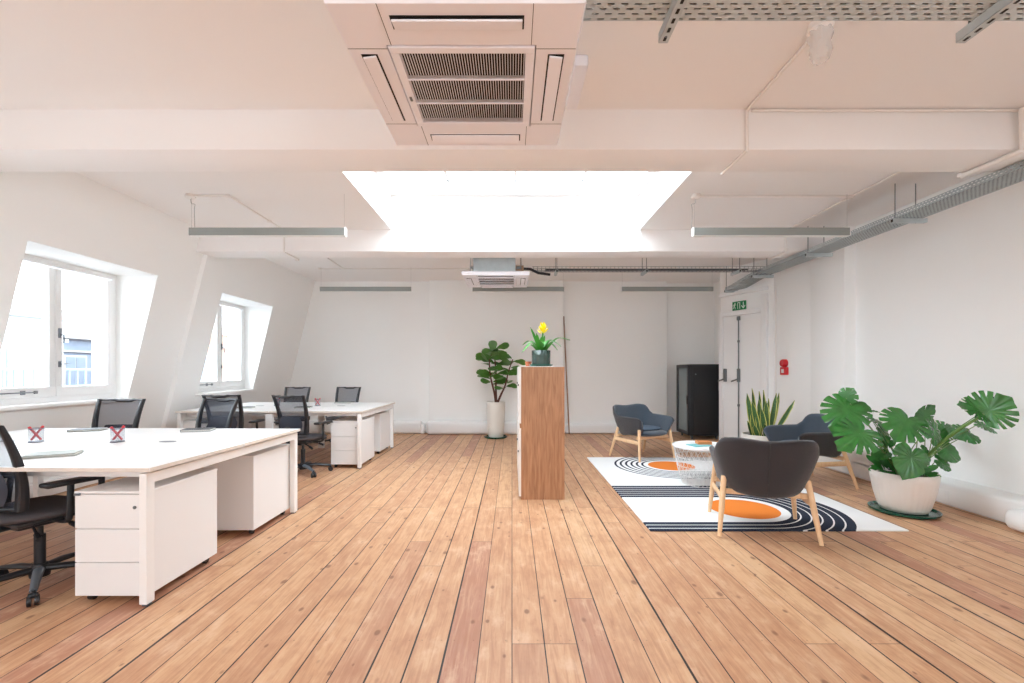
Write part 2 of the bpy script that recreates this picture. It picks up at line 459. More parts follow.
# skirting ducts
m = MB()
m.box(-4.68, -1.80, YB-.17, YB, 0, .27, r=.07, seg=4); m.box(-1.70, 1.0, YB-.28, YB-.11, 0, .27, r=.07, seg=4)
m.box(-1.84, -1.76, YB-.15, YB, .0, .2, r=.02)
m.box(1.06, 3.1, YB-.12, YB, 0, .2, r=.04, seg=4)
structure(m.build('baseboard_back', GLOSSW, smooth=40))
m = MB()
m.box(4.06, 4.34, .5, 7.2, 0, .21, r=.03, seg=3); m.box(4.06, 4.34, 4.85, 7.0, .1, .34, r=.07, seg=4)
structure(m.build('baseboard_right', GLOSSW, smooth=40))
structure(MB().box(-4.80, -4.66, YF, YB, 0, .16, r=.015).build('baseboard_left', GLOSSW, smooth=40))
o = MB().box(3.93, 4.13, 1.5, 3.66, 0, .165, r=.06, seg=4).build('pipe_casing', GLOSSW, smooth=40)
tag(o, 'short rounded white pipe casing on the floor at the right edge', 'pipe casing')
o = MB().box(4.062-.008, 4.062, 4.28, 4.42, .06, .145, r=.003).build('wall_socket', GLOSSW)
for k, (yy, lb) in enumerate(((4.66, 'white double socket on the skirting duct, the one nearer the monstera pot'), (4.30, 'white double socket on the skirting duct, the one nearer the rounded pipe casing'))):
    r = thing('double_socket', lb, 'socket', (4.058, yy, .10), 0, 'sockets on the right skirting duct')
    if k == 0: o.data.transform(Matrix.Translation((-4.058, -4.35, -.1025))); o.name = 'plate'; o.parent = r; plate = o
    else: q = plate.copy(); COL.objects.link(q); q.parent = r
    for s in (-.034, .034):
        MB().box(-.008, -.003, s-.014, s+.014, -.014, .018, r=.002).build('socket_face', LAM, r)

# ------------------------------------------------------------------ windows
HB = mat('window_hardware', (140, 144, 150), .3, metal=.8)
def window(n, y0, y1, x=-4.66, z0=ZW0, z1=ZW1):
    """two timber casements in an outer frame, in the plane x = const"""
    r = bpy.data.objects.new('window_%d' % n, None); COL.objects.link(r); r.location = (x, (y0+y1)/2, 0); structure(r)
    w = (y1-y0)/2; f = .06; m = MB()
    m.box(-.10, 0, -w, w, z0, z0+f, r=.004); m.box(-.10, 0, -w, w, z1-.04, z1, r=.004)
    m.box(-.098, -.002, -w, -w+f, z0+f-.01, z1-.03, r=.004); m.box(-.098, -.002, w-f, w, z0+f-.01, z1-.03, r=.004)
    m.build('window_frame', GLOSSW, r, smooth=30)
    for s in (-1, 1):
        a, b = (-w+f, -.002) if s < 0 else (.002, w-f)
        m = MB(); t = .0355
        m.box(-.07, .012, a, b, z0+f, z0+f+.1, r=.006); m.box(-.07, .012, a, b, z1-.04-t*.7, z1-.04, r=.006)
        m.box(-.068, .010, a+.001, a+.065, z0+f+.09, z1-.08, r=.004); m.box(-.068, .010, b-.065, b-.001, z0+f+.09, z1-.08, r=.004)
        c = m.build('casement', GLOSSW, r, smooth=30)
        MB().box(-.034, -.028, a+.06, b-.06, z0+f+.09, z1-.085).build('pane', GLASS, c)
        if s > 0:
            m = MB().box(.012, .03, .018, .045, 1.60, 1.70, r=.004); m.tube([(.03, .03, 1.64), (.06, .03, 1.63), (.065, .03, 1.55)], .008)
            m.build('handle', HB, c, smooth=True)
            m = MB().box(.012, .02, .02, .05, 1.30, 1.36, r=.003); m.tube([(.02, .03, 1.33), (.03, .12, 1.34)], .006)
            m.build('latch', HB, c, smooth=True)
        else:
            m = MB().box(.012, .025, b-.34, b-.30, z0+f+.03, z0+f+.07, r=.004); m.tube([(.022, b-.62, z0+f+.05), (.022, b-.2, z0+f+.05)], .006)
            m.box(.012, .03, b-.22, b-.19, z0+f+.035, z0+f+.065, r=.004)
            m.build('stay', HB, c, smooth=True)
    return r
for i, (a, b) in enumerate(WINS): window(i+1, a, b)
for k, (a, b) in enumerate(((-3.4, -1.6), (1.8, 3.6))):  # unseen added windows that let light in from behind
    w = window(5+k, -(b-a)/2, (b-a)/2, 0, .8, 2.6)
    w.location = ((a+b)/2, YF-.16, 0); w.rotation_euler = (0, 0, PI/2)

def skylight(n, x0, x1, y0, y1):
    r = bpy.data.objects.new('window_%d' % n, None); COL.objects.link(r); r.location = ((x0+x1)/2, (y0+y1)/2, 3.52); structure(r)
    w, d = (x1-x0)/2, (y1-y0)/2; m = MB()
    for q in ((-w-.05, -w+.1, -d+.09, d-.09, -.002), (w-.1, w+.05, -d+.09, d-.09, -.002), (-w-.05, w+.05, -d-.05, -d+.1, -.004), (-w-.05, w+.05, d-.1, d+.05, -.004)): m.box(*q, .06, r=.004)
    m.build('window_frame', GLOSSW, r)
    for xx in (-.8, .0, .8): MB().box(xx-.015, xx+.015, -d+.1, d-.1, 0, .05).build('glazing_bar', GLOSSW, r)
    for yy in ((.35, .65, .95) if d > 1 else ()): MB().tube([(-w+.2, yy, -.03), (w-.2, yy, -.03)], .006).build('tension_wire', STEELD, r)
    MB().box(-w+.09, w-.09, -d+.09, d-.09, .03, .038).build('pane', GLASS, r)
skylight(7, *SK[0]); skylight(8, *SK[1])  # the last skylight is the added, unseen one

# ------------------------------------------------------------------ angled wall with double door
P1, P2 = Vector((3.76, 8.2, 0)), Vector((4.163, 7.37, 0))
m = MB()
def prism(m, pts, z0, z1):
    n = len(pts); a = [m.bm.verts.new((p[0], p[1], z0)) for p in pts]; b = [m.bm.verts.new((p[0], p[1], z1)) for p in pts]
    m.bm.faces.new(a[::-1]); m.bm.faces.new(b)
    for i in range(n): m.bm.faces.new((a[i], a[(i+1) % n], b[(i+1) % n], b[i]))
prism(m, [(P1.x, P1.y), (4.35, 9.55), (4.6, 9.55), (4.6, 7.2), (4.2, 7.3)], 0, HC+.05)
structure(m.build('wall_angled', WHITE))
dv = (P2-P1).normalized(); ang = math.atan2(dv.y, dv.x)
DW = (P2-P1).length
D = bpy.data.objects.new('door_1', None); COL.objects.link(D); D.location = P1; D.rotation_euler = (0, 0, ang); structure(D)
# local: x along the wall (left to right seen from the room), -y... into the room
m = MB(); zt = 2.22
m.box(.0, .075, -.05, .02, 0, zt+.08, r=.008); m.box(DW-.115, DW-.01, -.05, .02, 0, zt+.30, r=.008)
m.box(0, DW-.01, -.045, .02, zt, zt+.085, r=.008); m.box(.0, DW-.01, -.06, .02, zt+.36, zt+.42, r=.01)
m.build('door_frame', GLOSSW, D, smooth=30)
MEET = .385
for a, b in ((.08, MEET-.003), (MEET+.003, DW-.12)):
    lf = MB().box(a, b, -.028, .0, .01, zt-.004, r=.004).build('door_leaf', GLOSSW, D)
    if a < .2: xx = .13
    else: xx = MEET+.015
    m = MB().box(xx-.025, xx+.025, -.065, -.028, 1.07, 1.30, r=.008)
    m.tube([(xx, -.06, 1.12), (xx, -.11, 1.11), (xx-.09, -.115, 1.08)], .013)
    m.build('handle', STEELD, lf, smooth=True)
m = MB().tube([(MEET+.012, -.045, .1), (MEET+.012, -.045, zt-.03)], .010)
m.box(MEET-.015, MEET+.04, -.06, -.028, zt-.09, zt-.02, r=.006)
for z in (.65, 1.75): m.box(MEET-.002, MEET+.026, -.06, -.028, z, z+.04, r=.004)
m.build('bolt_rod', STEELD, D, smooth=True)

# exit sign
sx0, sx1 = .24, .53
S = thing('exit_sign', 'green emergency exit sign with running figure and down arrow above door', 'exit sign', P1+dv*.40+Vector((0, 0, 2.385)), ang)
S.location += Vector((dv.y, -dv.x, 0))*.028
MB().box(-.148, .148, -.012, .006, -.075, .075, r=.003).build('sign_panel', GREEN, S)
m = MB(); y = -.0135
def flat(m, pts): m.bm.faces.new([m.bm.verts.new((p[0], y, p[1])) for p in pts])
def seg(m, a, b, w):
    a, b = Vector(a), Vector(b); d = (b-a).normalized(); nn = Vector((-d.y, d.x))*w/2
    flat(m, [a-nn, b-nn, b+nn, a+nn])
flat(m, [(-.085+.012*math.cos(k*PI/4), .045+.012*math.sin(k*PI/4)) for k in range(8)])
seg(m, (-.09, .032), (-.105, -.01), .022); seg(m, (-.09, .028), (-.06, .012), .009); seg(m, (-.095, .028), (-.128, .016), .009)
seg(m, (-.128, .016), (-.134, -.004), .009); seg(m, (-.104, -.01), (-.08, -.028), .011); seg(m, (-.08, -.028), (-.086, -.056), .010)
seg(m, (-.108, -.01), (-.118, -.036), .011); seg(m, (-.118, -.036), (-.143, -.046), .010)
m.build('running_figure', PIC, S, fix=False)
m = MB(); flat(m, [(-.03, -.055), (.03, -.055), (.03, .055), (-.03, .055)]); m.build('door_symbol', PIC, S, fix=False)
m = MB(); y = -.0145; flat(m, [(-.018, -.055), (.016, -.055), (.016, .043), (-.018, .043)]); m.build('doorway_symbol', GREEN, S, fix=False)
m = MB(); y = -.0135
seg(m, (.10, .055), (.10, -.03), .016); seg(m, (.06, -.005), (.10, -.052), .016); seg(m, (.14, -.005), (.10, -.052), .016)
m.build('arrow', PIC, S, fix=False)
S.scale = (.87, 1, 1)

# fire alarm on the right wall
A = thing('fire_alarm', 'red fire alarm call point with round sounder on right wall', 'fire alarm', (4.20, 6.98, 1.29))
MB().box(-.05, 0, -.075, .075, -.09, .03, r=.01).build('call_point', RED, A, smooth=30)
o = MB().lathe([(.0, .07), (.05, .068), (.06, .05), (.06, 0), (0, 0)], seg=24).build('sounder', RED, A, smooth=True)
o.rotation_euler = (0, -PI/2, 0); o.location = (0, 0, .09)
MB().box(-.053, -.049, -.03, .03, -.06, .0).build('glass_panel', PAPER, A)
# ------------------------------------------------------------------ ceiling services
def cassette(name, label, loc, w, d, body_top, nslat, body_off=0):
    """loc = centre of the underside; local z up"""
    r = thing(name, label, 'air conditioner', loc, 0, 'ceiling air conditioners')
    hw, hd = w/2, d/2
    m = MB(); t = .04; i = .013; g = .245*w/.9; gi = g
    fw = .285*w/.9
    # underside face as a ring around the grille opening, then bevel up to the rim
    def ring(a0, a1, b0, b1, z0, z1):
        A = [(-a0, -a1, z0), (a0, -a1, z0), (a0, a1, z0), (-a0, a1, z0)]; B = [(-b0, -b1, z1), (b0, -b1, z1), (b0, b1, z1), (-b0, b1, z1)]
        for k in range(4): m.poly([A[k], A[(k+1) % 4], B[(k+1) % 4], B[k]])
    ring(fw, fw, hw-i, hd-i, 0, 0); ring(hw-i, hd-i, hw, hd, 0, t); ring(hw, hd, hw-.02, hd-.02, t, t+.02)
    ring(fw, fw, fw, fw, 0, .05); ring(fw, fw, hw-.02, hd-.02, t+.02, t+.02)
    bmesh.ops.remove_doubles(m.bm, verts=m.bm.verts, dist=.0001)
    m.build('fascia', ACW, r)
    m = MB()
    q = fw-.006
    for bx in ((-q, q, -q, -gi), (-q, q, gi, q), (-q, -gi, -gi, gi), (gi, q, -gi, gi)): m.box(*bx, -.006, .02, r=.003)
    gf = m.build('grille_frame', ACW, r)
    for k in range(nslat):
        x = -gi+(k+.5)*2*gi/nslat
        MB().box(x-.0011, x+.0011, -gi, gi, -.003, .003).build('slat', ACW, gf)
    for yy in (-.085*w/.9, .085*w/.9): MB().box(-gi, gi, yy-.004, yy+.004, -.005, .012).build('cross_bar', ACW, gf)
    MB().box(-gi-.01, gi+.01, -gi-.01, gi+.01, .02, .026).build('filter', ACD, r)
    for sx in (-1, 1):
        for sy in (-1, 1):
            MB().box(sx*.262-.001, sx*.262+.001, *sorted((sy*fw, sy*(hd-i))), -.0008, .001).build('seam', ACD, r)
            MB().box(*sorted((sx*fw, sx*(hw-i))), sy*.262-.001, sy*.262+.001, -.0008, .001).build('seam', ACD, r)
    for k, (cx, cy, a, b) in enumerate(((0, -hd+.095, .235, .032), (0, hd-.095, .235, .032), (-hw+.085, 0, .032, .235), (hw-.085, 0, .032, .235))):
        a *= w/.9; b *= w/.9
        m = MB().box(cx-a, cx+a, cy-b, cy+b, -.0008, .012); s = m.build('air_slot', ACD, r)
        o = MB().box(-a+.006, a-.006, -b+.004, b-.004, -.006, .002, r=.002).build('vane', ACW, s)
        o.location = (cx, cy, -.006)
        o.rotation_euler = ((.18 if cy < 0 else -.18) if cx == 0 else 0, ((-.12 if cx < 0 else .12) if cx else 0), 0)
    MB().box(-gi-.022, -gi-.012, .03, .06, -.0085, -.005).build('badge', STEELD, r)
    m = MB().box(-.32, .28, -.36, .36, .066, body_top, r=.01); bd = m.build('casing', STEEL, r)
    for sx in (-.36, .36):
        for sy in (-.33, .33):
            m = MB().tube([(sx, sy, .05), (sx, sy, HC-loc[2])], .005, 6); m.box(min(sx, sx*.8), max(sx, sx*.8), sy-.02, sy+.02, .12, .15)
            m.build('hanger_rod', STEELD, r)
    return r
cassette('ceiling_air_conditioner', 'large white ceiling cassette air conditioner with dark slatted grille in foreground', (-.19, 1.985, 2.48), .89, .975, .33, 46)
a2 = cassette('ceiling_air_conditioner', 'small distant ceiling cassette air conditioner behind the second beam', (-.23, 6.78, 2.59), .95, .95, .33, 40)
MB().tube([(.28, -.1, .17), (.40, -.1, .17)], .05, 16).build('duct_stub', BROWNP, a2, smooth=True)
MB().tube([(.40, -.1, .17), (.50, -.08, .17), (.62, -.0, .13), (.8, .02, .11)], .02, 10).build('flexible_pipe', BLK, a2, smooth=True)

# suspended linear lights
def lin_light(label, x, y):
    r = thing('suspended_light', label, 'ceiling light', (x, y, 2.645), 0, 'suspended grey linear lights')
    MB().box(-.8, .8, -.028, .028, .004, .082, r=.003).build('housing', ALU, r)
    MB().box(-.79, .79, -.022, .022, -.003, .006).build('diffuser', DIFF, r)
    for s in (-1, 1): MB().box(s*.8-.004, s*.8+.004, -.03, .03, 0, .086, r=.002).build('end_cap', GLOSSW, r)
    for s in (-1, 1):
        MB().tube([(s*.785, 0, .08), (s*.785, 0, HC-2.645)], .0008, 5).build('suspension_wire', STEELD, r)
    return r
lin_light('long grey suspended light nearest the camera on the left side', -2.51, 4.68)
lin_light('long grey suspended light nearest the camera on the right side', 2.66, 4.68)
lin_light('distant grey suspended light above the far left desks', -2.55, 7.95)
lin_light('distant grey suspended light just behind the small air conditioner', .11, 7.95)
lin_light('distant grey suspended light hanging above the black server cabinet side', 2.71, 7.95)

FLEXM = mat('flex_grey', (150, 150, 150), .5)
def rose(label, x, y, s=1):
    r = thing('ceiling_rose', label, 'ceiling rose', (x, y, HC), 0, 'white ceiling roses of the suspended lights')
    MB().lathe([(0, 0), (.045, 0), (.05, -.012), (.05, -.03), (.03, -.045), (0, -.045)], seg=20).build('rose_cap', CONDUIT, r, smooth=True)
    MB().tube(catmull([(0, 0, -.04), (.01*s, 0, -.09), (.045*s, .0, -.10), (.04*s, 0, -.16), (.045*s, 0, -.355)], 6), .0024, 6).build('flex_cable', FLEXM, r, smooth=True)
rose('white ceiling rose feeding the near left suspended light', -3.32, 4.70, 1)
rose('white ceiling rose feeding the near right suspended light', 1.90, 4.70, -1)

# conduits
def conduit(label, paths, r=.011, clips=()):
    t = thing('conduit', label, 'conduit', (0, 0, 0), 0, 'white surface conduits on ceiling and walls')
    for p in paths: MB().tube(p, r, 10).build('pipe', CONDUIT, t, smooth=True)
    for c in clips: MB().box(c[0]-.022, c[0]+.022, c[1]-.022, c[1]+.022, c[2]-.03, c[2], r=.006).build('junction_box', CONDUIT, t, smooth=30)
    return t
z = HC-.011
conduit('white conduit running from left ceiling rose back over the far desks',
        [[(-3.32, 4.70, z), (-2.93, 4.70, z)], [(-2.93, 4.70, z), (-2.93, 5.85, z)], [(-2.93, 5.847, z), (-2.93, 5.847, 2.79)], [(-2.93, 5.85, 2.789), (-2.93, 6.21, 2.789)], [(-2.93, 6.21, 2.79), (-2.93, 6.21, z)], [(-2.93, 6.2, z), (-2.98, 8.05, z)]],
        clips=[(-2.93, 4.70, HC), (-2.93, 5.5, HC), (-2.95, 6.25, 2.80)])
conduit('thin white conduit along the ceiling above the far suspended lights', [[(-3.4, 8.05, z), (1.0, 8.05, z)]], .009, [(-3.4, 8.05, HC)])
conduit('white conduit stepping down the near beam beside the skylight',
        [[(1.63, 2.39, z), (1.63, 3.15, z)], [(1.63, 3.154, z), (1.63, 3.154, 2.79)], [(1.63, 3.15, 2.789), (1.63, 3.53, 2.789)]])
conduit('thin white trunking along the top of the near beam on the right', [[(1.66, 3.152, HC-.016), (4.3, 3.152, HC-.016)]], .008)
conduit('white conduit running along the right part of the ceiling to the wall',
        [[(3.52, 3.52, z), (3.52, 5.85, z)], [(3.52, 5.848, z), (3.52, 5.848, 2.79)], [(3.52, 5.85, 2.789), (3.52, 6.22, 2.789)], [(1.93, 4.72, z), (3.52, 4.72, z)]],
        clips=[(3.52, 4.72, HC), (3.52, 5.85, 2.83)])
conduit('thick white pipe with an elbow under the near beam at the right edge',
        [[(3.50, 3.54, 2.775), (3.50, 3.12, 2.775), (3.50, 3.118, 3.06)]], .021, [(3.50, 3.54, 2.80)])
conduit('thin white vertical conduit on the wall beside the double door', [[(4.185, 7.22, .2), (4.185, 7.22, 2.6)]], .009)

d = thing('ceiling_sensor', 'white ceiling sensor wrapped in translucent film above right side', 'sensor', (1.62, 2.39, HC))
MB().lathe([(0, 0), (.06, 0), (.062, -.03), (.045, -.05), (0, -.055)], seg=24).build('sensor_base', CONDUIT, d, smooth=True)
FILM = mat('translucent_film', (240, 240, 240), .3, trans=.55)
MB().lathe([(.05, -.02), (.056, -.06), (.045, -.10), (.05, -.15), (.035, -.19)], seg=18, rib=lambda k, z: 1+.12*math.sin(k*2.4+z*40)).build('film_wrap', FILM, d, smooth=True)
o = MB().box(-.04, .04, -.22, .22, -.07, 0, r=.015).build('ceiling_box', ACW, smooth=30)
o.location = (.40, 2.83, HC); tag(o, 'small oblong white box on ceiling right of the large air conditioner', 'ceiling box')

# cable trays
T1 = thing('cable_tray', 'perforated galvanised cable tray running along the right wall under the ceiling', 'cable tray', (0, 0, 0), 0, 'galvanised cable trays')
tx0, tx1 = 3.72, 3.98
def tray_z(y): return interp([(-4, 2.74), (6.9, 2.74), (7.9, 2.665), (9, 2.66)], y)
m = MB(); m.grid(lambda u, v: (lerp(tx0, tx1, u), lerp(-3.3, 7.95, v), tray_z(lerp(-3.3, 7.95, v))), 1, 90)
m.build('tray_base', PERFY, T1)
m = MB()
for xx in (tx0, tx1): m.grid(lambda u, v, xx=xx: (xx, lerp(-3.3, 7.95, v), tray_z(lerp(-3.3, 7.95, v))+.055*u), 1, 90)
m.build('tray_side', PERFS, T1)
def hanger(T, y, z, x0=3.69, x1=4.02):
    h = MB().box(x0, x1, y-.02, y+.02, z-.042, z-.002, r=.003).build('bracket', STEEL, T)
    for xx in (x0+.03, x1-.10): MB().tube([(xx, y, z-.045), (xx, y, HC)], .0045, 6).build('threaded_rod', STEELD, h)
    MB().box(x0-.002, x0+.004, y-.012, y+.012, z-.036, z-.008).build('channel_end', DARK, h)
for y in (.4, 1.7, 3.02, 4.42, 5.72, 7.0, 7.9): hanger(T1, y, tray_z(y))
m = MB()
for k, (px, r_) in enumerate(((3.745, .012), (3.77, .010), (3.795, .012), (3.82, .01), (3.845, .013), (3.875, .011), (3.90, .012), (3.93, .01), (3.955, .012))):
    m.tube([(px+.008*math.sin(q*1.3+k), -3+q*.35, tray_z(-3+q*.35)+.014) for q in range(31)], r_, 6)
m.build('cables', mat('grey_cable', (58, 62, 66), .6), T1, smooth=True)

T2 = thing('cable_tray', 'perforated galvanised cable tray crossing the top right in the foreground', 'cable tray', (0, 0, 0), 0, 'galvanised cable trays')
m = MB(); m.box(.30, 3.72, 1.60, 1.922, 2.738, 2.742); m.build('tray_base', PERFX, T2)
m = MB().box(.30, 3.72, 1.60, 1.603, 2.74, 2.79).box(.30, 3.72, 1.919, 1.922, 2.74, 2.79).build('tray_side', STEEL, T2)
for xx in (.66, 1.96, 3.26):
    m = MB(); m.box(xx-.02, xx-.017, 1.42, 1.99, 2.695, 2.736); m.box(xx+.017, xx+.02, 1.42, 1.99, 2.695, 2.736); m.box(xx-.02, xx+.02, 1.42, 1.99, 2.693, 2.697)
    m.bm.transform(Matrix.Translation((-xx, 0, 0)))
    h = m.build('bracket', STEEL, T2); h.location = (xx, 0, 0)
    for k in range(11): MB().box(-.006, .006, 1.45+k*.05, 1.475+k*.05, 2.6915, 2.6932).build('slot', DARK, h)
    for yy in (1.46, 1.95): MB().tube([(0, yy, 2.69), (0, yy, HC)], .0045, 6).build('threaded_rod', STEELD, h)
m = MB()
for k in range(11): m.tube([(.35+q*.34, 1.625+.027*k+.008*math.sin(q+k*2), 2.757) for q in range(10)], .0125, 6)
m.build('cables', bpy.data.materials['grey_cable'], T2, smooth=True)

T3 = thing('wire_basket_tray', 'narrow wire basket tray running from distant air conditioner to the right wall', 'cable tray', (0, 0, 0), 0, 'galvanised cable trays')
m = MB(); y0, y1, zz = 6.74, 6.88, 2.755
for (yy, z2) in ((y0, zz+.05), (y0, zz), (y0+.047, zz), (y0+.093, zz), (y1, zz), (y1, zz+.05)): m.tube([(.30, yy, z2), (3.76, yy, z2)], .003, 5)
for k in range(58): 
    x = .32+k*.06; m.tube([(x, y0, zz+.05), (x, y0, zz), (x, y1, zz), (x, y1, zz+.05)], .0025, 4)
m.build('wire_basket', STEELD, T3)
m = MB()
for k in range(3): m.tube([(.5+q*.3, y0+.03+.035*k+.01*math.sin(q*1.7+k), zz+.016+.008*(k == 1)) for q in range(11)], .010, 6)
m.build('cables', bpy.data.materials['grey_cable'], T3, smooth=True)
for xx in (.66, 1.98, 3.35):
    h = MB().box(xx-.02, xx+.02, y0-.06, y1+.06, zz-.045, zz-.005, r=.003).build('bracket', STEEL, T3)
    for yy in (y0-.04, y1+.04): MB().tube([(xx, yy, zz-.05), (xx, yy, HC)], .0045, 6).build('threaded_rod', STEELD, h)
    MB().box(xx-.012, xx+.012, y0-.063, y0-.058, zz-.038, zz-.012).build('channel_end', DARK, h)
# ------------------------------------------------------------------ bench desks
def bench(label, yo, bx_=-3.13, rz=0):
    r = thing('bench_desk', label, 'desk', (bx_, yo, 0), rz, 'white four-seat bench desks')
    hw, D = 1.2, 1.655
    for i in (-1, 1):
        for j in (0, 1):
            x0, x1 = (-hw, -.001) if i < 0 else (.001, hw)
            y0, y1 = (0, D/2-.006) if j == 0 else (D/2+.006, D)
            m = MB().box(x0, x1, y0, y1, .722, .745, r=.002)
            m.bm.faces.ensure_lookup_table()
            for f in m.bm.faces:
                if abs(f.normal.z) < .5 and f.calc_center_median().z < .744: f.material_index = 0
            t = m.build('desktop', LAM, r)
            MB().box(x0-.0008 if i < 0 else x1-.002, x0+.002 if i < 0 else x1+.0008, y0+.002, y1-.002, .7235, .7435).build('edge_band', LAMEDGE, t)
            if j == 0: MB().box(x0+.001, x1-.001, -.0008, .002, .7235, .7435).build('edge_band', LAMEDGE, t)
        # oval cable port
        m = MB(); m.lathe([(.06, 0), (.062, .002), (.0, .003)], seg=24)
        for v in m.bm.verts: v.co.y *= .45
        m.bm.transform(Matrix.Translation((i*.6, D/2+.06, .7455))); m.build('cable_port', GREY, r)
    m = MB()
    for x in (-hw+.02, hw-.065):
        for y in (0.01, D-.06):
            m2 = MB().box(x, x+.042, y, y+.055, .012, .712, r=.003); m2.build('leg', LAM, r)
            MB().box(x+.008, x+.034, y+.01, y+.045, 0, .013).build('foot', GREY, r)
        m.box(x, x+.042, .06, D-.055, .655, .712, r=.003)
    m.box(-hw+.06, hw-.06, .12, .16, .67, .71); m.box(-hw+.06, hw-.06, D-.16, D-.12, .67, .71)
    m.box(-.03, .03, .06, D-.055, .66, .71)
    m.build('frame', LAM, r)
    for y in (.01, D-.06):
        MB().box(-.045, .045, y, y+.05, 0, .712, r=.003).build('leg', LAM, r)
    return r
bench('white four-seat bench desk nearest the camera on the left', 2.44, -3.125, -.02)
bench('white four-seat bench desk farther back, nearest the rear wall', 5.84, -3.125, 0)

def pedestal(label, loc, rz):
    """local: front faces -Y, width along x; origin bottom centre of the front"""
    r = thing('drawer_pedestal', label, 'drawer unit', loc, rz, 'white three-drawer pedestals')
    MB().box(-.195, .195, .018, .585, .045, .60, r=.003).build('carcass', PED, r)
    MB().box(-.197, .197, -.002, .588, .598, .612, r=.004).build('top_panel', PED, r)
    for z0, z1, k in ((.048, .225, 0), (.229, .406, 1), (.410, .594, 2)):
        d = MB().box(-.193, .193, 0, .018, z0, z1, r=.002).build('drawer', PED, r)
        if k == 2: 
            o = MB().lathe([(0, 0), (.009, 0), (.009, .004), (0, .005)], seg=14).build('lock', STEELD, d); o.rotation_euler = (PI/2, 0, 0); o.location = (.13, 0, .525)
            MB().box(-.19, -.16, -.012, 0, .590, .602, r=.002).build('finger_pull', GREY, d)
    for x in (-.15, .15):
        for y in (.06, .53):
            MB().tube([(x-.012, y, .024), (x+.012, y, .024)], .023, 12).box(x-.008, x+.008, y-.008, y+.008, .03, .05).build('castor', BLK, r)
    return r
pa = pedestal('white three-drawer pedestal nearest the camera, under the near desk', (-2.162, 2.452, 0), 0)
def ped(label, loc, rz): return dup(pa, loc, rz, label)
ped('white pedestal under the near desk, seen from behind its back panel', (-2.165, 4.055, 0), PI)
ped('white three-drawer pedestal at the right front corner of far desk', (-2.155, 5.90, 0), 0)
ped('white pedestal at the far right corner of far desk, seen from behind', (-2.185, 7.46, 0), PI)
ped('white pedestal at the left end of far desk near the sloping wall', (-4.12, 5.90, 0), 0)
ped('white pedestal in the far left corner below the far desk', (-4.12, 7.46, 0), PI)

